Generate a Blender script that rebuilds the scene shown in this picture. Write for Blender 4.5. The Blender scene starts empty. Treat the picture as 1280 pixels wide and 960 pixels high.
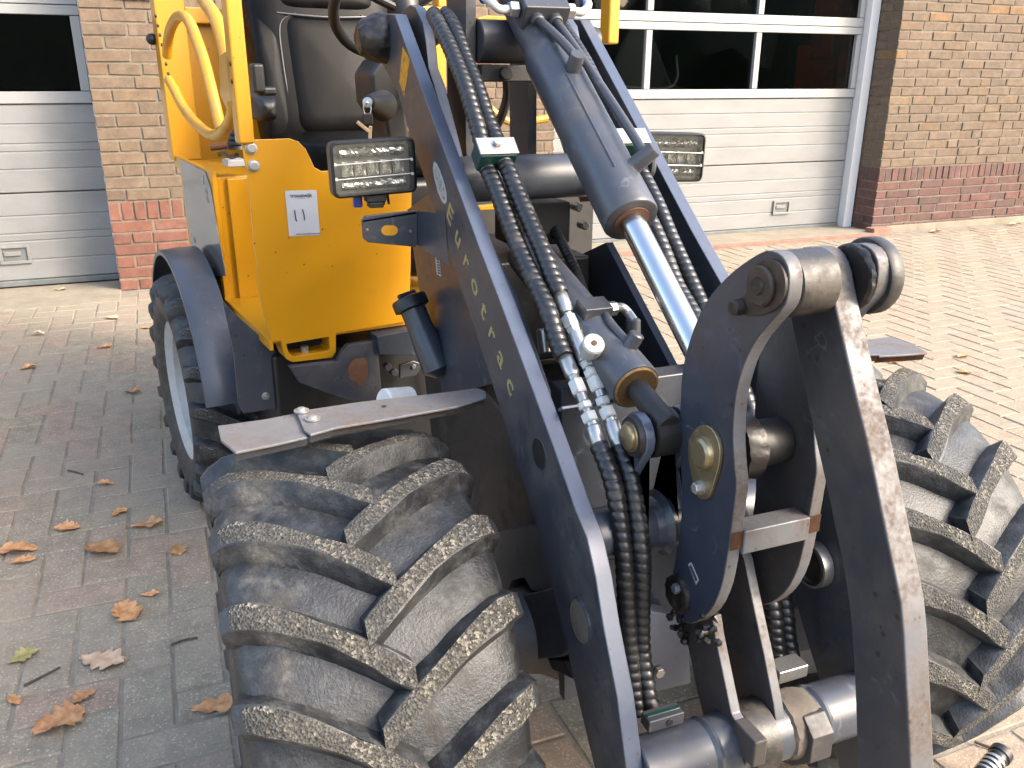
import bpy, bmesh, math, random
import numpy as np
from mathutils import Vector, Matrix
random.seed(7)
S = bpy.context.scene
COL = S.collection
R = math.radians

# ------------------------------------------------------------------ camera
F, CAMH = 1080.0, 1.25
PITCH, ROLL, YAW = R(19.82), R(0.25), R(21.8)
fw = Vector((math.sin(YAW)*math.cos(PITCH), math.cos(YAW)*math.cos(PITCH), -math.sin(PITCH)))
rt0 = Vector((math.cos(YAW), -math.sin(YAW), 0)); up0 = rt0.cross(fw)
rt = rt0*math.cos(ROLL)+up0*math.sin(ROLL); up = up0*math.cos(ROLL)-rt0*math.sin(ROLL)
CP = Vector((0, 0, CAMH))
cd = bpy.data.cameras.new("camera"); cam = bpy.data.objects.new("camera", cd); COL.objects.link(cam)
cd.sensor_fit = 'HORIZONTAL'; cd.sensor_width = 36.0; cd.lens = 36.0*F/1280
cd.clip_start = 0.02; cd.clip_end = 2000
mw = Matrix((( rt.x, up.x, -fw.x, CP.x), (rt.y, up.y, -fw.y, CP.y), (rt.z, up.z, -fw.z, CP.z), (0, 0, 0, 1)))
cam.matrix_world = mw
S.camera = cam
# ------------------------------------------------------------------ light
SUN_AZ = R(48)      # from -Y (towards the viewer's back) round to +X
SUN_EL = R(34)
sd = Vector((math.sin(SUN_AZ)*math.cos(SUN_EL), -math.cos(SUN_AZ)*math.cos(SUN_EL), math.sin(SUN_EL)))
W = bpy.data.worlds.new("World"); S.world = W; W.use_nodes = True
nt = W.node_tree
sky = nt.nodes.new('ShaderNodeTexSky'); sky.sky_type = 'NISHITA'; sky.sun_disc = False
sky.sun_elevation = SUN_EL; sky.sun_rotation = math.atan2(sd.x, sd.y)
sky.air_density = 1.0; sky.dust_density = 3.8; sky.ozone_density = 0.0
bg = nt.nodes['Background']; bg.inputs['Strength'].default_value = 0.15
nt.links.new(sky.outputs[0], bg.inputs['Color'])
sl = bpy.data.lights.new("sun", 'SUN'); sl.energy = 0.62; sl.angle = R(10); sl.color = (1.0, 0.95, 0.87)
so = bpy.data.objects.new("sun", sl); COL.objects.link(so)
so.rotation_euler = (-sd).to_track_quat('-Z', 'Y').to_euler()
S.view_settings.view_transform = 'Standard'; S.view_settings.look = 'None'
S.view_settings.exposure = 2.45; S.view_settings.gamma = 1.0; S.view_settings.use_curve_mapping = False
S.render.engine = 'CYCLES'
S.cycles.max_bounces = 6; S.cycles.transparent_max_bounces = 8

# ------------------------------------------------------------------ measuring: a sight line met with a plane of the place
def ray(x, y): return fw+rt*((x-640)/F)-up*((y-480)/F)
def onplane(x, y, p0, n):
    d = ray(x, y); return CP+d*(((Vector(p0)-CP).dot(n))/d.dot(n))
def PX(x, y, c): return onplane(x, y, (c, 0, 0), Vector((1, 0, 0)))
def PY(x, y, c): return onplane(x, y, (0, c, 0), Vector((0, 1, 0)))
def PZ(x, y, c=0.0): return onplane(x, y, (0, 0, c), Vector((0, 0, 1)))
RA = R(8.3); RO = Vector((.648, 2.05, 0))
RU = Vector((math.cos(RA), math.sin(RA), 0)); RV = Vector((-math.sin(RA), math.cos(RA), 0))
def RX(x, y, c): return onplane(x, y, RO+RU*c, RU)
def RY(x, y, c): return onplane(x, y, RO+RV*c, RV)
def RL(a, b, c): return RO+RU*a+RV*b+Vector((0, 0, c))
def project(p):
    v = Vector(p)-CP; z = v.dot(fw)
    return (640+F*v.dot(rt)/z, 480-F*v.dot(up)/z, z)

# ------------------------------------------------------------------ materials
def new_mat(name):
    m = bpy.data.materials.new(name); m.use_nodes = True
    return m, m.node_tree, m.node_tree.nodes['Principled BSDF']
def N(nt, t, **kw):
    n = nt.nodes.new(t)
    for k, v in kw.items():
        if k.startswith('i_'): n.inputs[k[2:].replace('_', ' ')].default_value = v
        else: setattr(n, k, v)
    return n
def L(nt, a, b): nt.links.new(a, b)
def c4(c): return (c[0], c[1], c[2], 1)
def coords(nt, scale=1.0, kind='Object'):
    tc = N(nt, 'ShaderNodeTexCoord'); mp = N(nt, 'ShaderNodeMapping')
    mp.inputs['Scale'].default_value = (scale,)*3 if not isinstance(scale, tuple) else scale
    L(nt, tc.outputs[kind], mp.inputs['Vector']); return mp.outputs['Vector']
def noise(nt, vec, scale, detail=6, rough=.6):
    n = N(nt, 'ShaderNodeTexNoise'); n.inputs['Scale'].default_value = scale
    n.inputs['Detail'].default_value = detail; n.inputs['Roughness'].default_value = rough
    L(nt, vec, n.inputs['Vector']); return n.outputs['Fac']
def ramp(nt, fac, stops):
    r = N(nt, 'ShaderNodeValToRGB'); els = r.color_ramp.elements
    while len(els) < len(stops): els.new(.5)
    for e, (p, c) in zip(els, stops):
        e.position = p; e.color = c4(c) if isinstance(c, (tuple, list)) else (c, c, c, 1)
    L(nt, fac, r.inputs['Fac']); return r.outputs['Color']
def mix(nt, fac, a, b, mode='MIX'):
    m = N(nt, 'ShaderNodeMix', data_type='RGBA', blend_type=mode)
    for sock, v in ((m.inputs[0], fac), (m.inputs[6], a), (m.inputs[7], b)):
        if isinstance(v, bpy.types.NodeSocket): L(nt, v, sock)
        elif isinstance(v, (int, float)): sock.default_value = v if sock.type == 'VALUE' else (v, v, v, 1)
        else: sock.default_value = c4(v)
    return m.outputs[2]
def bump(nt, b, h, strength=.3, dist=.002):
    bn = N(nt, 'ShaderNodeBump'); bn.inputs['Strength'].default_value = strength; bn.inputs['Distance'].default_value = dist
    L(nt, h, bn.inputs['Height']); L(nt, bn.outputs['Normal'], b.inputs['Normal'])

def worn(name, col, rough=.35, metal=0.0, dirt=(.16, .12, .08), amt=(.55, .75), scale=9, dscale=None, drough=.85,
         spots=None, coat=0.0, bumps=.08, fine=160, vary=.25, scuff=0.0):
    """painted or bare surface with blotches of dirt, small chips and a little unevenness"""
    m, nt, b = new_mat(name)
    v = coords(nt)
    n1 = noise(nt, v, scale, 8, .65)
    n2 = noise(nt, v, fine, 3, .6)
    n3 = noise(nt, v, scale*3.1, 5, .6)
    base = mix(nt, n3, [c*(1-vary) for c in col], [c*(1+vary) for c in col])
    msk = ramp(nt, n1, [(amt[0], 0.0), (amt[1], 1.0)])
    mm = mix(nt, msk, 0.0, ramp(nt, n2, [(.25, .35), (.7, 1.0)]))
    cc = mix(nt, mm, base, dirt)
    rr = mix(nt, mm, rough, drough)
    if spots:
        vo = N(nt, 'ShaderNodeTexVoronoi'); vo.inputs['Scale'].default_value = spots[1]; L(nt, v, vo.inputs['Vector'])
        vm = ramp(nt, vo.outputs['Distance'], [(spots[2], 1.0), (spots[2]+.05, 0.0)])
        gate = ramp(nt, noise(nt, v, spots[1]*.35, 2), [(.52, 0.0), (.58, 1.0)])
        cc = mix(nt, mix(nt, vm, 0.0, gate), cc, spots[0])
    if scuff:
        s1 = noise(nt, v, 13, 3, .5); ln = ramp(nt, s1, [(.488, 0.0), (.5, 1.0), (.512, 0.0)])
        gt = ramp(nt, noise(nt, v, 23, 4, .6), [(.50, 0.0), (.62, 1.0)])
        blot = ramp(nt, noise(nt, v, 38, 8, .75), [(.58, 0.0), (.66, .8)])
        sm_ = mix(nt, 1.0, mix(nt, ln, 0.0, gt), mix(nt, blot, 0.0, ramp(nt, n1, [(.42, 0.0), (.55, 1.0)])), 'ADD')
        cc = mix(nt, mix(nt, sm_, 0.0, scuff), cc, [c*1.9+.02 for c in col]); rr = mix(nt, sm_, rr, .6)
    L(nt, cc, b.inputs['Base Color']); L(nt, rr, b.inputs['Roughness'])
    b.inputs['Metallic'].default_value = metal
    if coat: b.inputs['Coat Weight'].default_value = coat; b.inputs['Coat Roughness'].default_value = .08
    if bumps: bump(nt, b, n2, bumps, .001)
    return m

M = {}
NAVY = (.029, .034, .044)
M['navy'] = worn('navy_paint', NAVY, .30, 0, (.065, .055, .045), (.60, .85), 7, spots=((.02, .016, .012), 60, .12), bumps=.04, scuff=.6)
M['navy_dusty'] = worn('navy_paint_dusty', (.026, .030, .040), .38, 0, (.075, .064, .052), (.45, .75), 8, spots=((.010, .013, .012), 70, .14), bumps=.1, scuff=.6)
M['navy_muddy'] = worn('navy_paint_muddy', (.024, .025, .029), .42, 0, (.055, .043, .032), (.42, .68), 6, spots=((.012, .01, .009), 55, .16), bumps=.2, scuff=.6)
M['skylit_steel_edge'] = worn('worn_skylit_plate_edge', (.062, .075, .105), .30, .15, (.06, .053, .043), (.60, .82), 11, spots=((.05, .045, .045), 90, .14), bumps=.06)  # lighter bluish base puts sky reflection into the edge colour; dirt and chips over it
M['lit_edge_muddy'] = worn('worn_lit_plate_edge_muddy', (.088, .091, .098), .42, .1, (.062, .043, .030), (.42, .60), 10, spots=((.04, .03, .025), 80, .15), bumps=.15)  # paler base than the plate faces paints light on the edges, under real mud
M['yellow'] = worn('yellow_paint', (.42, .19, .0015), .36, 0, (.30, .13, .012), (.62, .86), 5, spots=((.06, .03, .01), 38, .06), coat=.25, bumps=.02, vary=.05)
M['yellow_tube'] = worn('yellow_tube_paint', (.44, .21, .008), .38, 0, (.27, .15, .05), (.5, .75), 14, coat=.15, bumps=.02, vary=.08)
M['black'] = worn('black_plastic', (.005, .005, .0055), .42, 0, (.03, .027, .024), (.6, .85), 18, bumps=.05)
M['dark'] = worn('dark_oily_metal', (.006, .0058, .006), .5, 0, (.018, .015, .012), (.5, .7), 12, bumps=.2)
M['grease'] = worn('black_grease', (.006, .005, .0045), .42, 0, (.05, .038, .028), (.52, .70), 30, bumps=.8, fine=90)
M['hose'] = worn('hose_guard_plastic', (.008, .0085, .0095), .34, 0, (.055, .049, .042), (.55, .75), 28, bumps=.1)
M['zinc'] = worn('zinc_plated_fitting', (.36, .355, .335), .33, .85, (.22, .20, .15), (.6, .8), 60, bumps=.03)
M['zinc_white'] = worn('white_zinc', (.38, .385, .365), .42, .25, (.3, .28, .2), (.62, .85), 70, bumps=.03)
M['gold'] = worn('yellow_passivated_steel', (.30, .245, .145), .36, .85, (.14, .10, .06), (.52, .74), 45, bumps=.05)
M['brass_ring'] = worn('brassy_gland_ring', (.26, .165, .07), .34, .8, (.10, .06, .03), (.5, .7), 60, bumps=.05)
M['chrome'] = worn('chromed_rod', (.52, .525, .53), .20, 1.0, (.45, .45, .46), (.6, .8), 20, drough=.3, bumps=0, vary=.04)
M['cyl'] = worn('cylinder_paint', (.038, .043, .054), .34, 0, (.075, .067, .058), (.50, .78), 9, spots=((.20, .08, .03), 48, .06), bumps=.04, scuff=.6)
M['pipe'] = worn('painted_steel_pipe', (.045, .047, .053), .36, .2, (.2, .15, .1), (.6, .8), 30, bumps=.03)
M['rust'] = worn('rusty_steel', (.07, .028, .012), .75, .1, (.14, .062, .028), (.50, .68), 30, bumps=.3)
M['rim'] = worn('white_rim_paint', (.32, .32, .31), .4, 0, (.3, .26, .2), (.55, .8), 10)
M['white_hose'] = worn('white_plastic', (.55, .55, .51), .45, 0, (.38, .35, .27), (.6, .8), 20)
M['bolt'] = worn('bolt_steel', (.36, .35, .32), .38, .7, (.25, .2, .14), (.55, .8), 90)
M['clamp_green'] = worn('green_plastic', (.003, .030, .024), .4, 0, (.05, .06, .05), (.6, .8), 40)
M['blue'] = worn('blue_plastic', (.003, .028, .24), .35, 0, (.02, .05, .2), (.7, .9), 40)
M['fender'] = worn('fender_paint', (.040, .046, .058), .33, 0, (.11, .095, .08), (.58, .82), 7, spots=((.012, .012, .012), 40, .07), bumps=.05, scuff=.6)
M['bar'] = worn('mudguard_paint', (.105, .108, .113), .34, 0, (.10, .072, .052), (.46, .64), 15, spots=((.05, .03, .02), 70, .12), bumps=.08)
M['letter'] = worn('faded_yellow_letters', (.25, .205, .085), .45, 0, (.3, .25, .12), (.55, .8), 60, bumps=0)
M['warn'] = worn('yellow_warning_sticker', (.42, .20, .006), .4, 0, (.12, .08, .03), (.5, .6), 90, bumps=0)
M['paper'] = worn('white_paper', (.34, .352, .375), .7, 0, (.32, .332, .355), (.5, .9), 20, bumps=0, vary=.02)
M['ink'] = worn('dark_ink', (.03, .03, .05), .7, 0, (.04, .04, .05), (.5, .9), 20, bumps=0)
M['ink_red'] = worn('reddish_ink', (.45, .22, .25), .7, 0, (.4, .2, .2), (.5, .9), 20, bumps=0)
M['decal_grey'] = worn('grey_decal_sheet', (.10, .107, .113), .14, .1, (.10, .10, .098), (.45, .7), 3, drough=.25, bumps=.02, vary=.12)
M['decal_white'] = worn('white_decal', (.30, .30, .30), .4, 0, (.4, .4, .4), (.6, .8), 50, bumps=0)
M['decal_oval'] = worn('oval_decal', (.24, .265, .245), .35, 0, (.09, .11, .10), (.45, .6), 130, bumps=0)
M['key'] = worn('brass_key', (.55, .42, .26), .35, .8, (.3, .2, .1), (.55, .8), 90)

def leather():
    m, nt, b = new_mat('black_leatherette'); v = coords(nt)
    n = noise(nt, v, 9, 6); n2 = noise(nt, v, 420, 2)
    L(nt, ramp(nt, n, [(.35, (.002, .002, .0022)), (.75, (.006, .006, .0063))]), b.inputs['Base Color'])
    L(nt, ramp(nt, n, [(.3, .30), (.8, .46)]), b.inputs['Roughness'])
    b.inputs['Specular IOR Level'].default_value = .09
    bump(nt, b, n2, .25, .0008); return m
M['leather'] = leather()

def rubber(name, muddy):
    m, nt, b = new_mat(name); v = coords(nt)
    n1 = noise(nt, v, 10, 9, .68); n2 = noise(nt, v, 34, 8, .7); n3 = noise(nt, v, 240, 3, .6)
    base = ramp(nt, n2, [(.3, (.005, .005, .0055)), (.5, (.014, .0155, .0172)), (.72, (.042, .047, .051))])
    mud = ramp(nt, n2, [(.32, (.016, .014, .012)), (.5, (.046, .043, .038)), (.68, (.115, .110, .099))])
    msk = ramp(nt, n1, [(muddy, 0.0), (muddy+.16, 1.0)])
    cc = mix(nt, msk, base, mud)
    L(nt, cc, b.inputs['Base Color'])
    L(nt, mix(nt, msk, .48, .9), b.inputs['Roughness'])
    h = mix(nt, .5, n2, n3); bump(nt, b, h, .5, .004); return m
M['rubber'] = rubber('tyre_rubber', .50)
M['rubber_clean'] = rubber('tyre_rubber_darker', .62)
def lugtop():
    m, nt, b = new_mat('worn_lug_top'); v = coords(nt)
    vo = N(nt, 'ShaderNodeTexVoronoi'); vo.inputs['Scale'].default_value = 300; L(nt, v, vo.inputs['Vector'])
    sp = ramp(nt, vo.outputs['Color'], [(.38, (.010, .0095, .0085)), (.60, (.042, .039, .032)), (.84, (.185, .170, .138))])
    n = noise(nt, v, 24, 6); n2 = noise(nt, v, 300, 3)
    cc = mix(nt, ramp(nt, n, [(.40, 0.0), (.60, 1.0)]), (.021, .021, .0205), sp)
    cc = mix(nt, ramp(nt, n2, [(.42, 0.0), (.6, 1.0)]), cc, mix(nt, .30, cc, (.14, .13, .105)))
    L(nt, cc, b.inputs['Base Color']); b.inputs['Roughness'].default_value = .92
    bump(nt, b, vo.outputs['Distance'], .8, .003); return m
M['lugtop'] = lugtop()

def rand_mat(name, stops, rough, spk=None, mscale=25, bstr=.35, dirt=None):
    m, nt, b = new_mat(name)
    oi = N(nt, 'ShaderNodeObjectInfo'); at = N(nt, 'ShaderNodeAttribute', attribute_name='rnd')
    ad = N(nt, 'ShaderNodeMath', operation='ADD'); L(nt, oi.outputs['Random'], ad.inputs[0]); L(nt, at.outputs['Fac'], ad.inputs[1])
    fr = N(nt, 'ShaderNodeMath', operation='FRACT'); L(nt, ad.outputs[0], fr.inputs[0])
    geo = N(nt, 'ShaderNodeNewGeometry'); v = geo.outputs['Position']
    col = ramp(nt, fr.outputs[0], stops)
    n1 = noise(nt, v, mscale, 7, .65); n2 = noise(nt, v, mscale*9, 4, .65)
    col = mix(nt, 1.0, col, ramp(nt, n1, [(.25, .62), (.75, 1.35)]), 'MULTIPLY')
    col = mix(nt, 1.0, col, ramp(nt, n2, [(.3, .74), (.7, 1.22)]), 'MULTIPLY')
    if spk:
        nd = N(nt, 'ShaderNodeTexNoise'); nd.inputs['Scale'].default_value = 160; nd.inputs['Detail'].default_value = 3; L(nt, v, nd.inputs['Vector'])
        vm = N(nt, 'ShaderNodeVectorMath', operation='MULTIPLY_ADD'); L(nt, nd.outputs['Color'], vm.inputs[0]); vm.inputs[1].default_value = (.006, .006, .006); L(nt, v, vm.inputs[2])
        for sc_, thr, rad, cm_ in ((spk[1], spk[2]+.02, .40, 1.0), (spk[1]*.55, spk[2]+.08, .36, .9), (spk[1]*.8, .70, .42, .28)):
            vo = N(nt, 'ShaderNodeTexVoronoi'); vo.inputs['Scale'].default_value = sc_; L(nt, vm.outputs[0], vo.inputs['Vector'])
            g = ramp(nt, vo.outputs['Color'], [(thr, 0.0), (thr+.2, .85)])
            d = ramp(nt, vo.outputs['Distance'], [(rad-.18, 1.0), (rad+.1, 0.0)])
            col = mix(nt, mix(nt, d, 0.0, g), col, [q*cm_ for q in spk[0]])
    if dirt:
        n3 = noise(nt, v, dirt[1], 6, .6)
        col = mix(nt, ramp(nt, n3, [(dirt[2], 0.0), (dirt[3], .75)]), col, dirt[0])
    L(nt, col, b.inputs['Base Color']); b.inputs['Roughness'].default_value = rough
    bump(nt, b, n2, bstr, .003); return m
M['brick'] = rand_mat('buff_brick', [(0, (.108, .078, .054)), (.3, (.13, .093, .063)), (.55, (.116, .084, .058)), (.8, (.137, .094, .057)), (.93, (.104, .077, .055)), (1, (.162, .095, .046))], .9)
M['brick_red'] = rand_mat('red_brick', [(0, (.135, .058, .041)), (.4, (.155, .064, .043)), (.7, (.122, .057, .043)), (1, (.165, .074, .05))], .9)
M['brick_dull'] = rand_mat('dull_red_brick', [(0, (.085, .046, .039)), (.4, (.105, .050, .041)), (.7, (.076, .046, .040)), (1, (.118, .054, .042))], .9)
M['paver'] = rand_mat('concrete_paver', [(0, (.230, .190, .128)), (.25, (.200, .170, .118)), (.45, (.228, .177, .122)), (.62, (.244, .168, .117)), (.8, (.213, .181, .124)), (1, (.248, .174, .122))],
                      .88, spk=((.44, .41, .345), 190, .58), mscale=16, bstr=.5, dirt=((.232, .200, .152), 1.3, .36, .64))
def mortar(name, a, bcol, sc=30):
    m, nt, b = new_mat(name); geo = N(nt, 'ShaderNodeNewGeometry')
    n = noise(nt, geo.outputs['Position'], sc, 8, .7); n2 = noise(nt, geo.outputs['Position'], sc*8, 3)
    L(nt, ramp(nt, n, [(.3, a), (.7, bcol)]), b.inputs['Base Color']); b.inputs['Roughness'].default_value = .95
    bump(nt, b, n2, .6, .004); return m
M['mortar'] = mortar('mortar', (.115, .10, .075), (.19, .165, .125))
M['sand'] = mortar('joint_sand', (.13, .112, .088), (.25, .215, .165), 14)
M['concrete'] = mortar('concrete_sill', (.165, .14, .10), (.25, .22, .165), 7)
M['concrete_red'] = mortar('reddish_kerb', (.17, .095, .07), (.25, .15, .11), 12)
def doormat():
    m, nt, b = new_mat('stucco_door_panel'); v = coords(nt, (1, 1, 2.6))
    n = noise(nt, v, 95, 3, .5); n2 = noise(nt, v, 3, 6)
    L(nt, ramp(nt, n2, [(.3, (.165, .168, .164)), (.7, (.205, .208, .203))]), b.inputs['Base Color']); b.inputs['Roughness'].default_value = .5
    bump(nt, b, n, .35, .003); return m
M['door'] = doormat()
M['alu'] = worn('white_aluminium', (.25, .252, .248), .4, 0, (.42, .40, .36), (.6, .85), 5, bumps=0, vary=.05)
M['jamb'] = worn('white_jamb', (.60, .60, .58), .45, 0, (.3, .29, .27), (.62, .85), 5, bumps=0, vary=.04)
M['seal'] = worn('rubber_seal', (.10, .11, .11), .6, 0, (.2, .2, .19), (.5, .75), 6)
M['handle_grey'] = worn('grey_plastic', (.17, .17, .16), .5, 0, (.28, .27, .25), (.5, .8), 10)
def glassmat():
    m, nt, b = new_mat('window_glass'); out = nt.nodes['Material Output']
    tr = N(nt, 'ShaderNodeBsdfTransparent'); gl = N(nt, 'ShaderNodeBsdfGlossy'); gl.inputs['Roughness'].default_value = .02; gl.inputs['Color'].default_value = (.6, .6, .6, 1)
    tr.inputs['Color'].default_value = (.78, .80, .80, 1)
    fr = N(nt, 'ShaderNodeFresnel'); fr.inputs['IOR'].default_value = 1.5
    mx = N(nt, 'ShaderNodeMixShader'); L(nt, fr.outputs[0], mx.inputs[0]); L(nt, tr.outputs[0], mx.inputs[1]); L(nt, gl.outputs[0], mx.inputs[2])
    L(nt, mx.outputs[0], out.inputs['Surface']); return m
M['glass'] = glassmat()
def lensmat():
    m, nt, b = new_mat('lamp_lens'); out = nt.nodes['Material Output']
    tr = N(nt, 'ShaderNodeBsdfTransparent'); tr.inputs['Color'].default_value = (.88, .88, .84, 1)
    v = coords(nt); n = noise(nt, v, 120, 5)
    df = N(nt, 'ShaderNodeBsdfDiffuse'); df.inputs['Color'].default_value = (.17, .168, .15, 1)
    m0 = N(nt, 'ShaderNodeMixShader'); L(nt, ramp(nt, n, [(.35, .06), (.8, .36)]), m0.inputs[0]); L(nt, tr.outputs[0], m0.inputs[1]); L(nt, df.outputs[0], m0.inputs[2])
    gl = N(nt, 'ShaderNodeBsdfGlossy'); gl.inputs['Roughness'].default_value = .06
    fr = N(nt, 'ShaderNodeFresnel'); fr.inputs['IOR'].default_value = 1.45
    mx = N(nt, 'ShaderNodeMixShader'); L(nt, fr.outputs[0], mx.inputs[0]); L(nt, m0.outputs[0], mx.inputs[1]); L(nt, gl.outputs[0], mx.inputs[2])
    L(nt, mx.outputs[0], out.inputs['Surface']); return m
M['lens'] = lensmat()
M['lamp_grey'] = worn('lamp_back_grey', (.17, .17, .16), .3, .6, (.16, .16, .15), (.5, .75), 60, bumps=.3)
M['greasy'] = worn('greasy_dirty_paint', (.018, .0165, .015), .42, 0, (.065, .052, .038), (.45, .68), 22, spots=((.01, .008, .007), 80, .2), bumps=.5, fine=120)
M['crank_face'] = worn('crank_paint', (.025, .030, .043), .28, 0, (.036, .028, .021), (.50, .66), 4, spots=((.012, .01, .01), 60, .13), drough=.55, bumps=.06, scuff=.6)
M['rusty_dirt'] = worn('oily_rusty_dirt', (.025, .018, .013), .5, .1, (.075, .043, .023), (.48, .66), 45, bumps=.5)
M['mud'] = worn('dried_mud', (.07, .057, .044), .9, 0, (.11, .092, .075), (.45, .7), 40, bumps=.6, fine=200)
M['added_hedge'] = worn('added_hedge_foliage', (.02, .032, .012), .7, 0, (.05, .055, .02), (.45, .6), 3, bumps=.5, fine=8)  # foliage of the bank added for darker reflections
M['reflector'] = worn('lamp_reflector', (.55, .545, .52), .22, .9, (.4, .38, .33), (.55, .8), 120, bumps=.5, fine=500)
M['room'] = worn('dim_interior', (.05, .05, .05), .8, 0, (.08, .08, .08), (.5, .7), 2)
M['room_red'] = worn('red_machine_inside', (.80, .06, .04), .5, 0, (.1, .02, .02), (.5, .7), 4)
M['room_grey'] = worn('grey_things_inside', (.30, .31, .30), .6, 0, (.15, .15, .15), (.5, .7), 4)
def leafmat(name, a, b_, c):
    m, nt, b = new_mat(name); v = coords(nt); oi = N(nt, 'ShaderNodeObjectInfo')
    n = noise(nt, v, 60, 6)
    col = ramp(nt, n, [(.3, a), (.55, b_), (.75, c)])
    hs = N(nt, 'ShaderNodeHueSaturation'); L(nt, col, hs.inputs['Color'])
    mr = N(nt, 'ShaderNodeMapRange'); mr.inputs['To Min'].default_value = .7; mr.inputs['To Max'].default_value = 1.25
    L(nt, oi.outputs['Random'], mr.inputs['Value']); L(nt, mr.outputs[0], hs.inputs['Value'])
    L(nt, hs.outputs[0], b.inputs['Base Color']); b.inputs['Roughness'].default_value = .6; return m
M['leaf'] = leafmat('dry_oak_leaf', (.27, .115, .04), (.43, .215, .085), (.54, .32, .15))
M['leaf_pale'] = leafmat('pale_oak_leaf', (.32, .20, .115), (.44, .30, .19), (.50, .37, .25))
M['leaf_green'] = leafmat('greenish_leaf', (.20, .19, .05), (.32, .28, .09), (.42, .36, .15))
M['twig'] = worn('twig', (.05, .035, .025), .8, 0, (.12, .09, .06), (.5, .7), 60)

# ------------------------------------------------------------------ mesh helpers
def link(o, parent=None):
    COL.objects.link(o)
    if parent: o.parent = parent
    return o
def obj(name, bm, mats, parent=None, smooth=True, bevel=0, seg=2, ang=35):
    bmesh.ops.recalc_face_normals(bm, faces=bm.faces)
    me = bpy.data.meshes.new(name); bm.to_mesh(me); bm.free()
    for m in (mats if isinstance(mats, (list, tuple)) else [mats]): me.materials.append(M[m] if isinstance(m, str) else m)
    o = bpy.data.objects.new(name, me); link(o, parent)
    if parent and parent.type == 'EMPTY': o.location = -Vector(parent.location)
    if smooth:
        me.shade_smooth() if hasattr(me, 'shade_smooth') else [setattr(p, 'use_smooth', True) for p in me.polygons]
        if bevel:
            md = o.modifiers.new('bevel', 'BEVEL'); md.width = bevel; md.segments = seg; md.limit_method = 'ANGLE'; md.angle_limit = R(ang)
            md.harden_normals = True
        else:
            me.set_sharp_from_angle(angle=R(ang))
    return o
def thing(name, label, cat, loc, group=None):
    o = bpy.data.objects.new(name, None); link(o); o.location = loc; o.empty_display_size = .1
    o['label'] = label; o['category'] = cat
    if group: o['group'] = group
    return o
def tag(o, label, cat, group=None):
    o['label'] = label; o['category'] = cat
    if group: o['group'] = group
    return o
def b_prism(bm, loop, ext, mi_front=0, mi_side=None, mi_back=None):
    ext = Vector(ext); a = [bm.verts.new(p) for p in loop]; b = [bm.verts.new(Vector(p)+ext) for p in loop]
    f = bm.faces.new(a); f.material_index = mi_front
    g = bm.faces.new(b[::-1]); g.material_index = mi_front if mi_back is None else mi_back
    n = len(a)
    for i in range(n):
        s = bm.faces.new((a[i], b[i], b[(i+1) % n], a[(i+1) % n])); s.material_index = mi_front if mi_side is None else mi_side
    return bm
def b_box(bm, c, sx, sy, sz, ax=(Vector((1, 0, 0)), Vector((0, 1, 0)), Vector((0, 0, 1))), mi=0):
    c = Vector(c); vs = []
    for i in (-1, 1):
        for j in (-1, 1):
            for k in (-1, 1):
                vs.append(bm.verts.new(c+ax[0]*(i*sx/2)+ax[1]*(j*sy/2)+ax[2]*(k*sz/2)))
    for q in ((0, 1, 3, 2), (4, 6, 7, 5), (0, 4, 5, 1), (2, 3, 7, 6), (0, 2, 6, 4), (1, 5, 7, 3)):
        f = bm.faces.new([vs[i] for i in q]); f.material_index = mi
    return bm
def frame_of(d):
    d = Vector(d).normalized(); a = Vector((0, 0, 1)) if abs(d.z) < .9 else Vector((1, 0, 0))
    u = d.cross(a).normalized(); return d, u, d.cross(u)
def b_lathe(bm, p0, d, prof, seg=24, mi=0, caps=True):
    """prof: (distance along d, radius)"""
    p0 = Vector(p0); d, u, v = frame_of(d); rings = []
    for s, r in prof:
        rings.append([bm.verts.new(p0+d*s+(u*math.cos(2*math.pi*k/seg)+v*math.sin(2*math.pi*k/seg))*max(r, 1e-5)) for k in range(seg)])
    for a, b in zip(rings, rings[1:]):
        for k in range(seg):
            f = bm.faces.new((a[k], a[(k+1) % seg], b[(k+1) % seg], b[k])); f.material_index = mi
    if caps:
        for r_ in (rings[0], rings[-1]):
            f = bm.faces.new(r_); f.material_index = mi
    return bm
def b_cyl(bm, p0, p1, r, seg=24, mi=0, ch=0.0):
    p0 = Vector(p0); p1 = Vector(p1); h = (p1-p0).length
    prof = [(0, r), (h, r)] if not ch else [(0, r-ch), (ch, r), (h-ch, r), (h, r-ch)]
    return b_lathe(bm, p0, p1-p0, prof, seg, mi)
def spline(pts, n):
    P = [Vector(p) for p in pts]; P = [P[0]*2-P[1]]+P+[P[-1]*2-P[-2]]; out = []
    m = len(P)-3
    for i in range(n):
        t = i*m/(n-1); k = min(int(t), m-1); f = t-k
        a, b, c, d = P[k:k+4]
        out.append(.5*((2*b)+(c-a)*f+(2*a-5*b+4*c-d)*f*f+(3*b-a-3*c+d)*f**3))
    return out
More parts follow.
